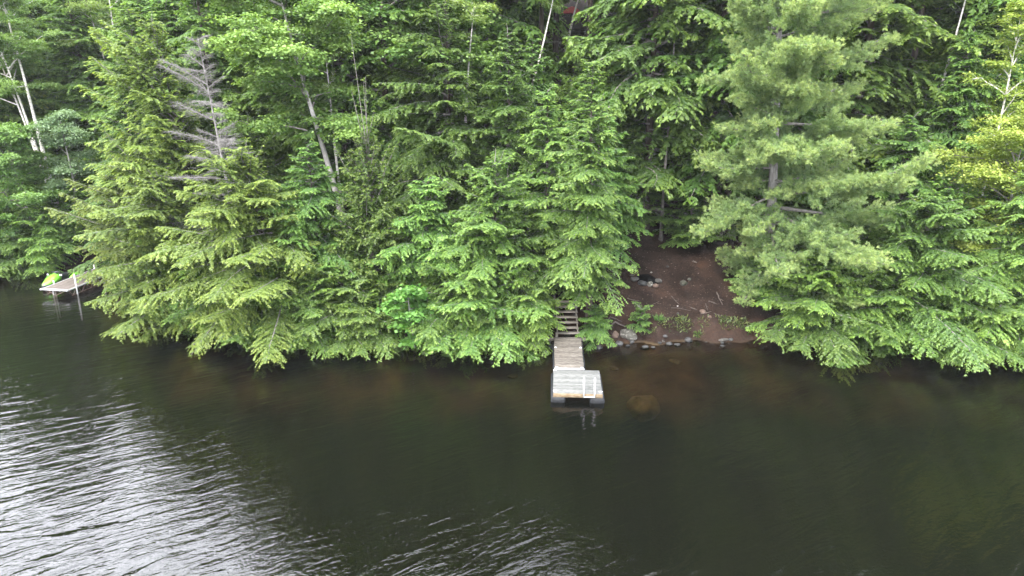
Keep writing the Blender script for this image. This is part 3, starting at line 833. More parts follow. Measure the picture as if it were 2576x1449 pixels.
for k, (key, px, py, y, w, lab) in enumerate(MID):
    p = spot(px, py, y)
    Hh = max(3.0, p.z - gz(p.x, y))
    base_h = {'tall': 17, 'mid': 11, 'low': 6}[key[:-1]]
    plant(key, 'hemlock_tree', lab, 'tree', p.x, y, scale=Hh / base_h, wide=w * (.75 + .25 * Hh / base_h), rz=rnd.uniform(0, 6.28), group='hemlocks on the middle slope')

# the forest behind, up the hill
def sight(x, y):
    """Highest z a tree may reach so that the red umbrella and the birch trunks far up the hill stay in view; None if it is not in the way."""
    for px, py, yy, w in ((1437, 70, 89, .6),):
        q = spot(px, py, y)
        if y < yy and abs(x - q.x) < w + (2.6 if y < 60 else 5.5): return q.z - (0 if y < 60 else .7)
    return None
REG = [(-1e9, -22, 'left'), (-22, -7, 'midleft'), (-7, 12, 'centre'), (12, 1e9, 'right')]
WHERE = {'left': 'behind the white birch clump', 'midleft': 'behind the maple', 'centre': 'up the hill from the grey plank shed', 'right': 'behind the white pine'}
def taller(x, y):  # heights stretched out of view so the forest blocks reflected sky
    return float(np.interp(x / y, [-.6, -.38, -.28, -.2, -.1, .1], [1.2, 1.1, 1.3, 1.65, 1.75, 1.75]))
row = 0
y = 52.0
while y < 96:
    half = y * .78 + 6
    x = -half + (row % 2) * 2.2
    while x < half:
        jx, jy = x + rnd.uniform(-1.6, 1.6), y + rnd.uniform(-1.5, 1.5)
        s = jy - shore_y(jx)
        if s > 7 and not (abs(jx) < 3.4 and 51 < jy < 58):
            reg = [n for a, b, n in REG if a <= jx < b][0]
            br = rnd.random() < (.12 if reg == 'right' else .24)
            key = ('leafy%d' % rnd.randrange(2)) if br else 'tall%d' % rnd.randrange(5)
            sc = rnd.uniform(.85, 1.15) * taller(jx, jy)
            zs = sight(jx, jy)
            kind = ('broad-leaved tree' if br else 'tall hemlock') + ' in the forest '
            if zs is not None:
                hh = zs - gz(jx, jy) - .6
                if hh < 4: x += 4.4; continue
                kind = 'shorter hemlock in the forest '; br = False
                key = 'mid%d' % rnd.randrange(4) if hh > 7.5 else 'low%d' % rnd.randrange(3)
                sc = min(hh, 11) / (11 if hh > 7.5 else 6)
            lab = kind + WHERE[reg]
            plant(key, 'broadleaf_tree' if br else 'hemlock_tree', lab, 'tree', jx, jy, scale=sc, wide=(sc ** .7) * rnd.uniform(1.0, 1.25), rz=rnd.uniform(0, 6.28),
                  group=lab.replace('hemlock', 'hemlocks').replace('leaved tree', 'leaved trees'))
        x += 4.4 + (y - 55) * .03
    y += 4.6 + (y - 55) * .05
    row += 1
# high-crowned, bare-trunked hemlocks beside the sight line, added to block reflected sky
proto('high', conifer(97, 26, 3.4, base=.62, n=70, g=1.4, deadlow=8), M_HEM, M_BARK, M_LIMB)
for k, (px, y, sc) in enumerate(((1362, 58.5, 1.0), (1482, 59.0, 1.05), (1398, 66.0, 1.1))):
    plant('high', 'hemlock_tree', 'high-crowned hemlock with a bare lower trunk near the red umbrella, crown added to block reflected sky', 'tree', px_x(px, 60, y), y, scale=sc, rz=k * 1.3, group='high-crowned hemlocks added near the red umbrella')
# young hemlocks of the understorey
for k in range(70):
    jx = rnd.uniform(-34, 32); jy = shore_y(jx) + rnd.uniform(3.5, 18)
    q = 2.0
    # keep the clearing open
    u = jx / jy
    if 4.5 < jx < 14.5 and jy < 51.5: continue
    if abs(jx) < 3.2 and 49 < jy < 58: continue
    if -34 < jx < -27 and jy < 56: continue
    reg = [n for a, b, n in REG if a <= jx < b][0]
    zs = sight(jx, jy)
    lab = 'young hemlock of the dark understorey ' + WHERE[reg]
    sc = rnd.uniform(.6, 1.15)
    plant('low%d' % rnd.randrange(3), 'young_hemlock', lab, 'tree', jx, jy, scale=sc, wide=sc * 1.1, rz=rnd.uniform(0, 6.28), group=lab.replace('hemlock', 'hemlocks'))

# a skirt of low hemlocks along the water
for k in range(2):
    proto('skirt%d' % k, conifer(320 + k, 3.6, 2.5, base=.0, n=70, g=1.0, asym=.45, az0=LAKE, lean=(.1, -.7), el0=2, el1=40, gap=.4), M_HEM, M_BARK, M_LIMB)
lab = "low hemlock at the water's edge between the metal dock and the stairs"
for k in range(15):
    x = -23.5 + k * 1.54 + rnd.uniform(-.4, .4)
    sc = rnd.uniform(.75, 1.15)
    if abs(x + 5.4) < 1.3: continue
    plant('skirt%d' % (k % 2), 'low_hemlock', lab, 'tree', x, float(shore_y(x)) + rnd.uniform(.35, .9), scale=sc, wide=sc * 1.05, rz=rnd.uniform(-.5, .5), group='low hemlocks in the row along the water')
lab = "low hemlock in the row at the water's edge right of the clearing"
for k in range(8):
    x = 17.2 + k * 1.9 + rnd.uniform(-.4, .4)
    sc = rnd.uniform(.75, 1.1)
    plant('skirt%d' % (k % 2), 'low_hemlock', lab, 'tree', x, float(shore_y(x)) + rnd.uniform(.35, .9), scale=sc, wide=sc * 1.05, rz=rnd.uniform(-.5, .5), group='low hemlocks right of the clearing')

plant('skirt0', 'low_hemlock', 'small bright hemlock spray right of the wooden stairs, in front of the grey trunk', 'tree', 4.6, 38.45, scale=.46, wide=.40, rz=0)
plant('skirt1', 'low_hemlock', 'low hemlock hanging over the rocks just left of the ramp', 'tree', .75, 38.75, scale=.85, wide=.78, rz=-.2)

lab = "low hemlock at the water's edge behind the metal dock at the far left"
for k in range(6):
    x = -47 + k * 2.3 + rnd.uniform(-.3, .3)
    sc = rnd.uniform(.9, 1.2)
    plant('skirt%d' % (k % 2), 'low_hemlock', lab, 'tree', x, float(shore_y(x)) + .6, scale=sc, wide=sc, rz=rnd.uniform(-.5, .5), group='low hemlocks behind the metal dock')
# ------------------------------------------------------------------ docks, stones and the other things on the shore
def hit(px, py):
    """Where the sight line through px, py meets the ground or the water (surveying the photograph)."""
    u, v = (px - 1288) / FPX, (py - 724.5) / FPX
    d = np.array([u, CP - v * SP, -(SP + v * CP)])
    t = np.linspace(20, 110, 9000)
    P = np.array([0, 0, CAM_H]) + t[:, None] * d
    g = np.maximum(terrain(P[:, 0], P[:, 1]), 0)
    i = np.argmax(P[:, 2] <= g)
    return Vector((P[i, 0], P[i, 1], g[i]))
def c3(x, y):
    """A point of the clearing, measured on an enlargement of the photograph."""
    return hit((2240 + x / 3.623) * .67083, (900 + y / 3.623) * .67083)

M_GREYWOOD = surf('silver_weathered_wood', [(.32, (.052, .052, .049)), (.46, (.125, .127, .123)), (.66, (.185, .187, .182))], 3, board=.22, rough=.85, stretch=(1.2, 9, 9), bump=.006)
M_TANWOOD = surf('tan_weathered_wood', [(.34, (.026, .021, .018)), (.45, (.10, .087, .074)), (.66, (.175, .158, .14))], 3, board=.25, rough=.9, stretch=(1.4, 9, 9), bump=.008)
M_OLDWOOD = surf('old_grey_brown_wood', [(.3, (.085, .076, .065)), (.6, (.18, .16, .138)), (.75, (.25, .225, .20))], 4, rough=.9, stretch=(1.5, 8, 8), bump=.006)
M_FASCIA = surf('yellow_brown_board', [(.3, (.09, .055, .03)), (.5, (.19, .14, .085)), (.7, (.30, .26, .20))], 4, rough=.85, stretch=(1, 6, 6))
M_BLACK = surf('black_plastic', [(.3, (.008, .0085, .010)), (.7, (.024, .026, .030))], 5, rough=.6, spec=.3)
M_WHITE = surf('white_paint', [(.3, (.40, .40, .40)), (.6, (.5, .5, .5))], 5, rough=.4, spec=.5)
M_ALU = surf('dull_aluminium', [(.3, (.45, .45, .46)), (.7, (.66, .66, .67))], 6, rough=.45, metal=.5)
M_DECKTAN = surf('pale_tan_decking', [(.3, (.08, .068, .06)), (.55, (.125, .105, .094)), (.75, (.17, .15, .136))], 3, board=.12, rough=.85, stretch=(7, 1, 7))
M_RUST = surf('rusty_brace', [(.3, (.14, .08, .06)), (.7, (.30, .22, .19))], 8, rough=.8)
M_GREEN = surf('lime_green_gelcoat', [(.3, (.16, .52, .04)), (.7, (.22, .62, .06))], 2, rough=.18, spec=.7)
M_SEAT = surf('black_vinyl', [(.3, (.015, .016, .02)), (.7, (.035, .037, .045))], 9, rough=.5)
M_ORANGE = surf('orange_yellow_plastic', [(.3, (.62, .26, .02)), (.7, (.75, .36, .03))], 3, rough=.4, spec=.5)
M_STONE = surf('grey_stone', [(.3, (.022, .021, .019)), (.5, (.05, .047, .043)), (.7, (.10, .095, .088))], 5, rough=.92, bump=.03, per_object=.3)
M_PSTONE = surf('pale_stone', [(.34, (.045, .045, .036)), (.50, (.095, .09, .078)), (.64, (.28, .265, .24))], 3.2, rough=.92, bump=.03, distort=.8)
M_TSTONE = surf('reddish_stone', [(.3, (.07, .045, .035)), (.6, (.14, .10, .08)), (.75, (.19, .145, .12))], 5, rough=.92, bump=.03)
M_DSTONE = surf('dark_wet_stone', [(.3, (.02, .021, .022)), (.6, (.06, .06, .06)), (.8, (.12, .115, .11))], 5, rough=.6, bump=.03, per_object=.35)
M_MSTONE = surf('mossy_stone', [(.3, (.026, .028, .016)), (.55, (.06, .06, .048)), (.75, (.11, .105, .095))], 5, rough=.95, bump=.03)
M_UWSTONE = surf('drowned_stone', [(.3, (.04, .034, .015)), (.6, (.115, .095, .042))], 2, rough=.95)
M_CHAR = surf('charcoal', [(.35, (.002, .002, .002)), (.6, (.006, .006, .0065)), (.78, (.03, .03, .03))], 14, rough=1.0, spec=.05, bump=.05)
M_STICK = surf('fallen_stick_bark', [(.3, (.045, .035, .03)), (.6, (.10, .083, .073)), (.8, (.16, .14, .128))], 7, rough=.95, per_object=.3)
M_ROOT = surf('root_bark', [(.3, (.045, .035, .03)), (.6, (.10, .083, .074))], 7, rough=.95)
M_PLANK = surf('grey_shed_planks', [(.3, (.15, .15, .16)), (.5, (.27, .27, .285)), (.7, (.37, .37, .39))], 2.5, board=.2, rough=.9, stretch=(7, 7, .7))
M_ROOF = surf('dark_roofing', [(.3, (.03, .032, .03)), (.7, (.07, .072, .068))], 6, rough=.9)
M_RED = surf('faded_red_canvas', [(.3, (.50, .085, .085)), (.7, (.60, .12, .12))], 3, rough=.9)
M_DMETAL = surf('dark_railing_paint', [(.3, (.03, .03, .032)), (.7, (.06, .06, .063))], 6, rough=.5)
M_LITTER = surf('dry_leaf_litter', [(.3, (.06, .04, .03)), (.55, (.14, .10, .075)), (.7, (.28, .23, .19))], 1.4, detail=2, rough=.9)
M_WEED = leaf_mat('bank_weeds', (.04, .07, .025), (.08, .12, .035), (.17, .20, .06), vary=.05)
M_FERN = leaf_mat('bright_bank_leaves', (.03, .09, .018), (.06, .165, .03), (.11, .25, .045), vary=.05)

# floating dock
DRZ = R(-3.2)
dk = thing('floating_dock', 'weathered silver-grey floating dock with a white ladder, at the end of the ramp', 'dock', (3.12, 32.25, 0), DRZ)
W, LD = 2.28, 2.72
b = MB(); nb = 20
for i in range(nb):
    y = -LD / 2 + LD * (i + .5) / nb
    b.box((rnd.uniform(-.006, .006), y, .445 + rnd.uniform(-.003, .003)), (W + rnd.uniform(-.02, .012), LD / nb - .028, .035), rz=rnd.uniform(-.002, .002))
b.build('deck_boards', M_GREYWOOD, dk)
f = MB().box((0, -LD / 2 - .022, .355), (W, .04, .18)); f.build('front_board', M_FASCIA, dk)
f = MB()
for sx in (-1, 1): f.box((sx * (W / 2 - .03), 0, .36), (.045, LD - .04, .13))
f.box((0, LD / 2 - .03, .36), (W - .12, .04, .13)); f.box((0, 0, .36), (.05, LD - .1, .13))
f.build('frame', M_OLDWOOD, dk)
for sx in (-1, 1):
    rings = []
    for y, e in ((-1.42, .06), (-1.36, 0), (1.36, 0), (1.42, .06)):
        x0, x1 = (W / 2 - .58, W / 2 + .11) if sx > 0 else (-W / 2 - .11, -W / 2 + .58)
        rings.append([(x0 + e, y, -.25), (x1 - .04 - e, y, -.25), (x1 - e, y, .1), (x1 - .03 - e, y, .26), (x1 - .10 - e, y, .29 - e), (x0 + .05 + e, y, .29 - e), (x0 + e, y, .2)])
    MB().loft(rings).build('float', M_BLACK, dk)
ld = link('ladder', None, None); ld.parent = dk
for sx in (-.25, .25):
    x = .52 + sx
    pts = [(x, -1.44, .30), (x, -1.435, .6), (x, -1.43, .95), (x, -1.41, 1.10), (x, -1.35, 1.19), (x, -1.26, 1.21), (x, -1.17, 1.17), (x, -1.12, 1.06), (x, -1.10, .9), (x, -1.09, .47)]
    MB().tube(pts, .036, 10).build('handrail', M_WHITE, ld, smooth=True)
rg = MB()
for z in (.33,): rg.box((.52, -1.44, z), (.5, .07, .035))
rg.build('rung', M_WHITE, ld)
cl = MB()
for x, y in ((-1.05, -1.2), (-1.05, 1.22), (1.05, -1.2)):
    cl.box((x, y, .475), (.13, .05, .03)); cl.box((x, y, .50), (.20, .035, .022))
cl.build('cleat', M_WHITE, dk)

# ramp
rp = thing('wooden_ramp', 'tan weathered plank ramp joining the stairs to the floating dock', 'ramp', (2.94, 35.5, .62), DRZ * .8)
rp.rotation_euler.x = math.atan2(.25, 3.55)
b = MB(); nb = 25; LR = 3.6
for i in range(nb):
    y = -LR / 2 + LR * (i + .5) / nb
    b.box((rnd.uniform(-.012, .012), y, .0 + rnd.uniform(-.006, .006)), (1.46 + rnd.uniform(-.03, .02), LR / nb - rnd.uniform(.008, .022), .035), rz=rnd.uniform(-.006, .006))
b.build('planks', M_TANWOOD, rp)
for sx in (-1, 1):
    MB().box((sx * .70, 0, -.10), (.05, LR, .15)).build('stringer', M_OLDWOOD, rp)
    MB().box((sx * .775, -.1, -.16), (.07, LR - .3, .12)).build('bumper', M_BLACK, rp)
h = MB().box((0, -LR / 2 - .06, .012), (1.48, .15, .03))
for x in (-.62, .62): h.box((x, -LR / 2 - .02, .045), (.14, .2, .03))
h.build('hinge_plate', M_WHITE, rp)
h = MB()
for x in (-.66, .66): h.box((x, .55, .03), (.13, .08, .035)); h.box((x, .55, .055), (.05, .12, .02))
h.build('bracket', M_WHITE, rp)

# stairs
st = thing('wooden_stairs', 'open wooden stairs climbing the bank from the ramp, half under hemlock boughs', 'stairs', (3.05, 37.5, 0), 0)
for i in range(7):
    MB().box((0, .1 + .30 * i, .93 + .205 * i), (1.22, .28, .05), rz=rnd.uniform(-.01, .01)).build('tread', M_OLDWOOD, st)
for sx in (-1, 1):
    a = math.atan2(.205, .30)
    Lh = 2.75
    MB().box((sx * .56, .02 + 1.0, .80 + .66), (.055, Lh - .3, .18), rx=a).build('stringer', M_OLDWOOD, st)
    MB().box((sx * .62, .02, .62), (.09, .09, .75)).build('post', M_OLDWOOD, st)
    MB().box((sx * .62, 2.2, 1.55), (.09, .09, 1.7)).build('post', M_OLDWOOD, st)
tb_ = MB().box((2.75, 37.38, .66), (2.55, .17, .16)).build('timber_beam', M_TANWOOD)
tag(tb_, 'squared timber beam lying across the bank under the foot of the stairs', 'timber')
bx = MB().box((0, 0, .07), (.24, .16, .14)).box((0, 0, .15), (.27, .19, .025))
bx = bx.build('storage_box', M_WHITE); bx.location = (1.62, 37.36, .60)
tag(bx, 'small pale box on the left end of the timber beam', 'box')

# aluminium dock on the left
md = thing('metal_dock', 'pale tan metal-framed dock at the far left, half hidden by hemlock boughs', 'dock', (-30.8, 47.05, 0), R(-9))
DL, DW = 7.2, 1.9
b = MB()
for i in range(10):
    x = -DW / 2 + DW * (i + .5) / 10
    b.box((x, DL / 2, .50), (DW / 10 - .008, DL - .08, .04))
b.build('decking', M_DECKTAN, md)
f = MB()
f.box((0, .0, .49), (DW + .1, .09, .12))
for sx in (-1, 1):
    f.box((sx * (DW / 2 + .03), DL / 2, .475), (.05, DL, .09))
    f.tube([(sx * (DW / 2 + .02), 0, .49), (sx * (DW / 2 + .02), -.10, .49)], .075, 8)
for x in (-.3, .45): f.tube([(x, 0, .47), (x, -.07, .47)], .06, 8)
f.build('frame', M_WHITE, md)
for sx in (-1, 1):
    tr = MB(); x = sx * (DW / 2 - .02)
    tr.tube([(x, .35, .03), (x, DL - .3, .03)], .022, 6)
    for i in range(8):
        y = .1 + i * .85
        tr.tube([(x, y, .46), (x, y + .38, .03)], .02, 6); tr.tube([(x, y + .38, .03), (x, y + .8, .46)], .026, 6)
    tr.build('brace', M_RUST, md)
MB().tube([(-.8, .12, .44), (-.1, .14, .04), (.75, .12, .44)], .018, 6).build('brace', M_RUST, md)
for x, y, top in ((1.04, .75, 1.42), (-.45, .35, .48), (1.04, 3.4, 1.0), (-1.04, 1.2, .75), (-1.04, 5.2, .8)):
    MB().tube([(x, y, -2.0), (x, y, 0), (x, y, top)], .052, 10).build('post', M_WHITE, md, smooth=True)

# personal watercraft
pw = thing('jet_ski', 'lime green and black jet ski moored behind the metal dock', 'jet ski', (-32.25, 50.0, 0), R(-8))
def ring(y, w, zb, zt, crown):
    return [(-w * .35, y, zb), (w * .35, y, zb), (w * .48, y, (zb + zt) * .5), (w * .5, y, zt), (w * .34, y, zt + crown * .7), (0, y, zt + crown), (-w * .34, y, zt + crown * .7), (-w * .5, y, zt), (-w * .48, y, (zb + zt) * .5)]
MB().loft([ring(-1.62, .12, .18, .34, .02), ring(-1.35, .62, .02, .34, .04), ring(-.9, .98, -.06, .33, .06), ring(0, 1.14, -.08, .30, .06), ring(1.0, 1.12, -.06, .28, .04), ring(1.5, 1.0, -.02, .27, .03)]).build('hull', M_SEAT, pw, smooth=True)
MB().loft([ring(-1.58, .10, .30, .36, .03), ring(-1.25, .62, .30, .42, .12), ring(-.85, .86, .30, .52, .24), ring(-.4, .84, .30, .60, .32), ring(-.12, .66, .30, .62, .22)]).build('hood', M_GREEN, pw, smooth=True)
MB().loft([ring(-.15, .40, .30, .62, .16), ring(.2, .44, .30, .58, .14), ring(.8, .46, .30, .56, .12), ring(1.25, .40, .30, .55, .08)]).build('seat', M_SEAT, pw, smooth=True)
for sx in (-1, 1):
    MB().loft([[(sx * a, y, z) for a, z in ((.34, .30), (.52, .30), (.50, .30 + h_), (.36, .34 + h_))][::sx] for y, h_ in ((.55, .06), (.95, .22), (1.4, .20), (1.48, .10))]).build('tail_panel', M_GREEN, pw)
hb = MB().tube([(-.42, -.12, .92), (-.2, -.2, .98), (.2, -.2, .98), (.42, -.12, .92)], .03, 8).tube([(0, -.3, .78), (0, -.2, .98)], .06, 8)
hb.build('handlebar', M_DMETAL, pw, smooth=True)
for sx in (-1, 1): MB().box((sx * .50, -.38, .80), (.16, .07, .12), rz=sx * .4).build('mirror', M_ALU, pw)

# orange hull on the bank
ky = thing('kayak', 'orange-yellow plastic kayak showing through the hemlock boughs above the metal dock', 'kayak', (0, 0, 0), R(76))
p = spot(296, 644, 53.6)
ky.location = (p.x, p.y, max(gz(p.x, p.y) + .05, p.z - .25))
rr = []
for q in np.linspace(-1, 1, 11):
    w = .34 * (1 - abs(q) ** 2.4) + .015; up = .16 * q ** 4
    rr.append([(w * math.cos(a), 1.35 * q, .2 + up + (.19 if math.sin(a) < 0 else .10) * math.sin(a) * (1 - abs(q) ** 4 * .7)) for a in np.linspace(0, 2 * math.pi, 12, endpoint=False)])
MB().loft(rr).build('hull', M_ORANGE, ky, smooth=True)
MB().tube([(.2 * math.cos(a), .45 * math.sin(a), .31) for a in np.linspace(0, 2 * math.pi, 15)], .022, 6).build('cockpit_rim', M_SEAT, ky)

# stones
def rock_mesh(seed, sx, sy, sz, mat, sub=3):
    bm = bmesh.new()
    bmesh.ops.create_icosphere(bm, subdivisions=sub, radius=1)
    of = Vector((seed * 7.13, seed * 3.7, seed * 1.9))
    for v in bm.verts:
        d = v.co.normalized()
        r = 1 + .34 * mnoise.noise(d * 1.1 + of) + .15 * mnoise.noise(d * 2.7 + of) + .05 * mnoise.noise(d * 7 + of)
        q = d * r
        for ax in range(3):                      # a few flattened faces
            n = Vector((math.sin(seed * 1.3 + ax * 2.1), math.cos(seed * .7 + ax * 1.7), math.sin(seed + ax))).normalized()
            k = q.dot(n)
            if k > .78: q -= n * (k - .78) * .8
        v.co = Vector((q.x * sx, q.y * sy, q.z * sz))
    me = bpy.data.meshes.new('rock')
    bm.to_mesh(me); bm.free()
    for p_ in me.polygons: p_.use_smooth = True
    me.materials.append(mat)
    return me
def rock(name, p, r, mat, label, group=None, flat=.7, sink=.3, wide=1.0):
    o = link(name, rock_mesh(rnd.uniform(0, 50), r * wide, r * .9, r * flat, mat))
    o.location = (p[0], p[1], p[2] + r * flat * (1 - sink * 2)); o.rotation_euler = (0, 0, rnd.uniform(-.5, .5))
    return tag(o, label, 'rock', group)
FP = c3(680, 545)
ch = link('charcoal_bed', None)
g_ = MB(); rr = []
N_ = 26
for k_, (q, z) in enumerate(((1.0, .0), (.8, .09), (.4, .13), (.08, .15))):
    rr.append([(FP.x + .74 * q * math.cos(a) * (1 + .12 * math.sin(3 * a)), FP.y + .62 * q * math.sin(a) * (1 + .1 * math.cos(5 * a)), 0) for a in np.linspace(0, 2 * math.pi, N_, endpoint=False)])
    rr[-1] = [(x, y, gz(x, y) + z + .012 + rnd.uniform(-.012, .012)) for x, y, _ in rr[-1]]
g_.loft(rr)
ch.data = None
bpy.data.objects.remove(ch)
ch = g_.build('charcoal_bed', M_CHAR, smooth=False)
tag(ch, 'black bed of charcoal and ash inside the ring of stones on the clearing', 'fire pit')
for k in range(6):
    a = rnd.uniform(0, 6.28); x, y = FP.x + rnd.uniform(-.45, .45), FP.y + rnd.uniform(-.35, .35); l_ = rnd.uniform(.2, .45)
    s_ = MB().tube([(x, y, gz(x, y) + .09), (x + l_ * .5 * math.cos(a), y + l_ * .5 * math.sin(a), gz(x, y) + .13), (x + l_ * math.cos(a), y + l_ * math.sin(a), gz(x, y) + .10)], [.03, .035, .022], 6)
    tag(s_.build('burnt_log', M_CHAR), 'burnt piece of wood lying on the charcoal bed', 'log', 'burnt wood on the charcoal')
RS = 'stones around the fire pit'
rock('fire_stone', c3(510, 550), .25, M_STONE, 'grey rounded stone at the left end of the fire pit', RS)
rock('fire_stone', c3(825, 570), .27, M_STONE, 'grey stone at the right end of the fire pit', RS, flat=.5)
rock('fire_stone', c3(712, 622), .20, M_PSTONE, 'pale upright stone at the front of the fire pit', RS, flat=1.0)
rock('fire_stone', c3(788, 632), .22, M_TSTONE, 'tan flat stone at the front right of the fire pit', RS, flat=.55)
rock('fire_stone', c3(615, 600), .32, M_DSTONE, 'long blackened stone at the front left of the fire pit', RS, flat=.45)
rock('fire_stone', c3(470, 490), .14, M_STONE, 'small flat stone behind the left end of the fire pit', RS, flat=.4)
rock('pale_chip', c3(732, 448), .075, M_PSTONE, 'small whitish scrap behind the charcoal bed')
CS = 'stones lying about the clearing'
rock('stone', c3(1172, 600), .27, M_MSTONE, 'mossy grey stone in the middle of the clearing right of the fire pit', CS, flat=.65)
rock('stone', c3(1250, 540), .13, M_MSTONE, 'small mossy stone behind the larger mossy stone', CS)
rock('stone', c3(1430, 980), .17, M_TSTONE, 'pinkish stone beside a stick near the front right of the clearing', CS)
rock('stone', c3(1525, 1050), .12, M_TSTONE, 'small pinkish stone in front of the larger pinkish stone', CS)
rock('stone', c3(1090, 1003), .09, M_STONE, 'small brown-grey stone near the front middle of the clearing', CS)
rock('stone', c3(952, 368), .10, M_STONE, 'small grey stone far back in the clearing', CS)
rock('stone', c3(1090, 902), .05, M_WHITE, 'bright white pebble in the middle of the clearing', CS)
BR = 'rocks along the waterline'
p = c3(425, 1330); rock('boulder', (p.x, p.y + .25, .02), .50, M_PSTONE, 'large pale boulder with white patches at the water, below the root', BR, flat=.82, sink=.12, wide=1.05)
p = c3(238, 1325); rock('boulder', (p.x, p.y + .25, .05), .30, M_TSTONE, 'reddish boulder left of the large pale boulder', BR, flat=.95, sink=.1)
p = c3(880, 1345); rock('shore_rock', (p.x, p.y + .1, -.02), .21, M_STONE, 'grey rounded rock alone at the waterline right of the large pale boulder', BR, sink=.15)
p = c3(1700, 1330); rock('shore_rock', (p.x, p.y + .1, .05), .34, M_STONE, 'flat grey rock at the waterline at the right end of the clearing', BR, flat=.35, wide=1.4)
for x_, y_, r_, m_, l_ in ((100, 560, .36, M_MSTONE, 'large mossy rock at the water under the boughs left of the ramp'), (240, 570, .20, M_STONE, 'grey rock under the timber beam left of the ramp'), (290, 610, .19, M_DSTONE, 'dark rock touching the left side of the ramp'),
                           (690, 575, .24, M_MSTONE, 'greenish rock under the right side of the ramp'), (200, 425, .14, M_STONE, 'upright stone on the bank left of the stairs'), (245, 455, .16, M_TSTONE, 'reddish stone on the bank beside the stairs'), (880, 520, .20, M_STONE, 'grey rock in front of the grey hemlock trunk'), (485, 465, .17, M_STONE, 'rounded stone under the lowest stair tread')):
    q = hit((1980 + x_ / 3.29) * .67083, (1120 + y_ / 3.29) * .67083)
    rock('shore_rock', (q.x, q.y + .05, max(q.z, -.02)), r_, m_, l_, BR, sink=.2)
for k in range(34):
    x = rnd.choice([rnd.uniform(4.2, 14.8), rnd.uniform(-2, 2), rnd.uniform(5, 14)]); y = float(shore_y(x)) + rnd.uniform(-.75, .12)
    r_ = rnd.choice([.08, .11, .14, .18, .22])
    rock('wet_rock', (x, y, max(-.16, gz(x, y)) ), r_, M_DSTONE, 'dark wet rock among many small ones along the edge of the bank', 'dark wet rocks at the edge of the bank', sink=.2)
p = hit(1625, 1000); rock('drowned_boulder', (p.x, p.y + .5, -1.02), .8, M_UWSTONE, 'yellowish boulder under the water right of the floating dock', None, flat=.8)
for px, py, r_ in ((1545, 905, .3), (1700, 900, .35), (1290, 920, .3)):
    p = hit(px, py)
    rock('drowned_stone', (p.x, p.y + .3, gz(p.x, p.y + .3) - .08), r_, M_UWSTONE, 'brown stone lying under the shallow water off the bank', 'stones under the shallow water', flat=.4)

# sticks and roots
def stick(pts, r, name='fallen_stick', mat=None, label='', cat='stick', group=None, lift=.02):
    P = []
    W3 = [c3(*q) for q in pts]
    for a, b_ in zip(W3[:-1], W3[1:]):
        for t in np.linspace(0, 1, 5)[:-1]: P.append(a.lerp(b_, t))
    P.append(W3[-1])
    P = [(q.x + rnd.uniform(-.02, .02), q.y + rnd.uniform(-.02, .02), gz(q.x, q.y) + r * .6 + lift) for q in P]
    n_ = len(P)
    m = MB().tube(P, [r * (1 - .55 * i / n_) for i in range(n_)], 6)
    if name == 'fallen_stick' and n_ > 4:
        a = np.array(P[n_ // 2]); dv = np.array(P[-1]) - a; dv = np.array([-dv[1], dv[0], 0]) * .35 + dv * .3
        m.tube([a, a + dv * .5 + [0, 0, .03], a + dv], [r * .5, r * .4, r * .2], 5)
    return tag(m.build(name, mat or M_STICK, smooth=True), label, cat, group)
GS = 'sticks fallen on the clearing'
for pts, r, lab in (([(310, 600), (395, 655)], .035, 'short thick stick just left of and below the fire pit'), ([(1000, 930), (1130, 940), (1270, 970)], .03, 'longest stick on the clearing, lying across its front middle'),
                    ([(1270, 925), (1350, 955)], .035, 'short pale stick just right of the longest stick'), ([(1400, 1010), (1480, 1000), (1550, 980)], .028, 'stick lying in front of the pinkish stone'),
                    ([(1010, 770), (1060, 830), (1110, 880)], .024, 'slanting stick in the middle of the clearing'), ([(1620, 720), (1660, 810), (1700, 890)], .04, 'steep stick at the right side under the white pine'),
                    ([(600, 1060), (650, 960), (740, 890), (840, 845)], .02, 'long thin bent twig from the front weeds toward the middle'), ([(1510, 840), (1620, 880)], .04, 'grey mossy stick right of the slanting stick'),
                    ([(405, 800), (480, 825), (570, 835)], .026, 'dark thin stick below the fire pit'), ([(150, 855), (240, 890)], .026, 'stick poking out from under the hemlock on the left'),
                    ([(1590, 1005), (1690, 1045)], .024, 'thin stick near the front right corner of the clearing'), ([(1470, 870), (1495, 960)], .02, 'thin stick standing nearly upright behind the pinkish stone'), ([(1300, 300), (1345, 320)], .06, 'short pale log far back in the clearing')):
    stick(pts, r, label=lab, group=GS)
stick([(195, 1160), (240, 1122), (300, 1158), (370, 1188), (490, 1212)], .055, 'tree_root', M_ROOT, 'thick grey root winding across the bank above the large pale boulder', 'root')
stick([(180, 1060), (260, 1085), (340, 1122)], .04, 'tree_root', M_ROOT, 'thinner root behind the thick winding root', 'root')
stick([(120, 1130), (170, 1060), (180, 1040)], .03, 'tree_root', M_ROOT, 'short upright root under the hemlock left of the winding root', 'root')

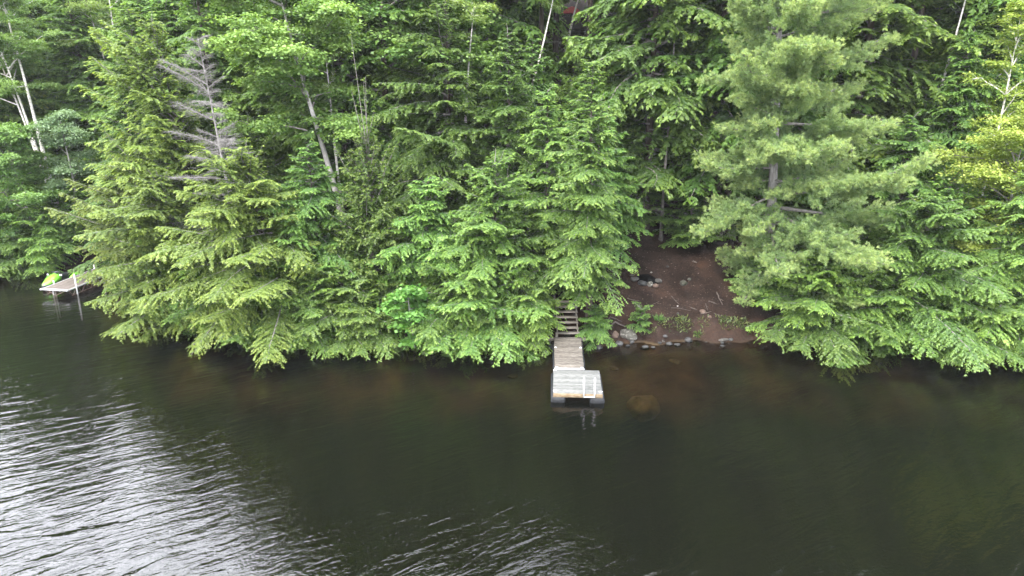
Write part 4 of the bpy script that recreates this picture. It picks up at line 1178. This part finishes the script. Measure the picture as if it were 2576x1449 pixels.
# small plants on the bank
def tuft(name, p, h, n, mat, label, spread=.25, wd=.05, leafy=False):
    rg_ = np.random.default_rng(int(p[0] * 1000) % 9999)
    a = rg_.uniform(0, 6.28, n); r = rg_.uniform(0, spread, n)
    P = np.stack([p[0] + r * np.cos(a), p[1] + r * np.sin(a), np.full(n, p[2] - .02)], 1)
    if leafy: P[:, 2] += rg_.uniform(0, h, n)
    D = np.stack([np.cos(a) * .6, np.sin(a) * .6, rg_.uniform(.1 if leafy else .6, .5 if leafy else 1.6, n)], 1) + rg_.normal(0, .3, (n, 3))
    N = rg_.normal(0, .4, (n, 3)) + [0, 0, 1]
    ln = h * rg_.uniform(.5, 1.1, n) * (.45 if leafy else 1)
    m = MB().leaves(P, D, N, ln, ln * (.5 if leafy else 0) + (0 if leafy else wd), rg_.uniform(.2, 1, n))
    return tag(m.build(name, mat), label, 'plant')
tuft('grass_tuft', c3(830, 1090), .45, 90, M_FERN, 'tuft of long green grass at the front edge of the clearing', .22, .03)
tuft('leafy_weed', c3(1375, 1305), .28, 110, M_FERN, 'small bright green leafy weed right at the edge of the bank', .28, leafy=True)
tuft('leafy_weed', c3(775, 1245), .25, 60, M_WEED, 'small yellow-green weed on the edge right of the hemlock seedling', .16, leafy=True)
proto('seed', conifer(88, 1.25, .75, base=.02, n=26, g=.55, el0=10, el1=45), M_HEM, M_BARK, M_LIMB)
p = c3(590, 1215); plant('seed', 'hemlock_seedling', 'bright green hemlock seedling right of the large pale boulder', 'plant', p.x, p.y)
rg_ = np.random.default_rng(77)
def scatter(name, mat, n, xr, yr, ln, wd, label, cat, up=.0, test=None, fresh=(0, 1)):
    X = rg_.uniform(xr[0], xr[1], n); Y = rg_.uniform(yr[0], yr[1], n)
    if yr[0] < 20: Y = shore_y(X) + Y
    k = np.ones(n, bool) if test is None else test(X, Y)
    X, Y = X[k], Y[k]; n = len(X)
    P = np.stack([X, Y, terrain(X, Y) + .012], 1)
    D = rg_.normal(0, 1, (n, 3)); D[:, 2] = np.abs(D[:, 2]) * up
    N = np.stack([rg_.normal(0, .3, n), rg_.normal(0, .3, n), np.ones(n)], 1)
    l = rg_.uniform(*ln, n)
    o = MB().leaves(P, D, N, l, l * wd, rg_.uniform(*fresh, n), fold=.05).build(name, mat)
    return tag(o, label, cat, kind='stuff')
scatter('leaf_litter', M_LITTER, 2600, (-34, 32), (.7, 15), (.05, .13), .6, 'dry leaves and needles scattered over the bank and clearing', 'leaf litter')
scatter('leaf_litter', M_LITTER, 900, (5.5, 15.5), (1.2, 11), (.04, .11), .55, 'pale dry leaves strewn over the bare clearing', 'leaf litter')
scatter('bank_weeds', M_WEED, 1500, (7.2, 13.6), (.35, 1.25), (.10, .26), .35, 'low weeds growing along the front edge of the clearing', 'weeds', up=.9, test=lambda X, Y: np.sin(X * 2.1) + np.sin(X * 5.3) + rg_.normal(0, .8, len(X)) > -.2)

# shed, umbrella and railing on the hill
sx0, sx1, sy = -2.0, 1.35, 53.0
sg = gz(-.3, 53.5) - .4
sh_ = thing('plank_shed', 'grey vertical-plank shed half hidden behind the centre hemlocks', 'shed', ((sx0 + sx1) / 2, sy, sg))
w_ = (sx1 - sx0) / 2
wall = MB()
npl = 20
for i in range(npl):
    x = -w_ + 2 * w_ * (i + .5) / npl
    wall.box((x, rnd.uniform(-.006, .006), 1.25), (2 * w_ / npl - .012, .03, 2.5))
for sx in (-1, 1):
    for i in range(12):
        wall.box((sx * (w_ - .02), .12 + 2.4 * (i + .5) / 12, 1.25), (.03, 2.4 / 12 - .012, 2.5))
wall.box((0, 2.55, 1.25), (2 * w_ - .1, .03, 2.5))
wall.build('wall', M_PLANK, sh_)
MB().box((0, 1.25, 2.6), (2 * w_ + .5, 3.1, .1), rx=R(5)).build('roof', M_ROOF, sh_)
p = spot(1438, 56, 90); zb = gz(p.x, 90)
um = thing('patio_umbrella', 'faded red umbrella far up the hill behind a leaning birch trunk', 'umbrella', (p.x, 90, zb))
ht = max(2.3, p.z - zb)
cn = []
for q, z in ((1.35, -.25), (1.0, .05), (.5, .36), (.04, .52)):
    cn.append([(q * math.cos(a) * (1 if k % 2 else .93), q * math.sin(a) * (1 if k % 2 else .93), ht + z) for k, a in enumerate(np.linspace(0, 2 * math.pi, 16, endpoint=False))])
MB().loft(cn, cap=False).build('canopy', M_RED, um)
MB().tube([(0, 0, 0), (0, 0, ht + .5)], .03, 8).build('pole', M_DMETAL, um)
rl = thing('deck_railing', 'dark railing standing below the red umbrella up the hill', 'railing', (p.x + .3, 87.6, gz(p.x, 87.6)))
for x in (-1.5, -.5, .5, 1.5): MB().box((x, 0, (ht - 1.0) / 2), (.09, .09, ht - 1.0)).build('post', M_DMETAL, rl)
rb = MB()
for k in range(4): rb.box((0, 0, ht - 1.05 - k * .24), (3.1, .05, .05))
rb.build('rail', M_DMETAL, rl)

# haze over the lake and the hill
m_h, nt, out = new_mat('summer_haze')
pv = nd(nt, 'ShaderNodeVolumePrincipled'); pv.inputs['Density'].default_value = HAZE; pv.inputs['Color'].default_value = (.93, .96, 1, 1)
pv.inputs['Anisotropy'].default_value = .2
nt.links.new(pv.outputs[0], out.inputs['Volume'])
hz = MB()
x0, x1, y0, y1, z0, z1 = -310, 310, -210, 430, -10, 75
hz.add([(x0, y0, z0), (x1, y0, z0), (x1, y1, z0), (x0, y1, z0), (x0, y0, z1), (x1, y0, z1), (x1, y1, z1), (x0, y1, z1)],
       [(0, 3, 2, 1), (4, 5, 6, 7), (0, 1, 5, 4), (1, 2, 6, 5), (2, 3, 7, 6), (3, 0, 4, 7)])
tag(hz.build('haze', m_h), 'thin pale summer haze over the lake and the wooded hill', 'haze', kind='stuff')
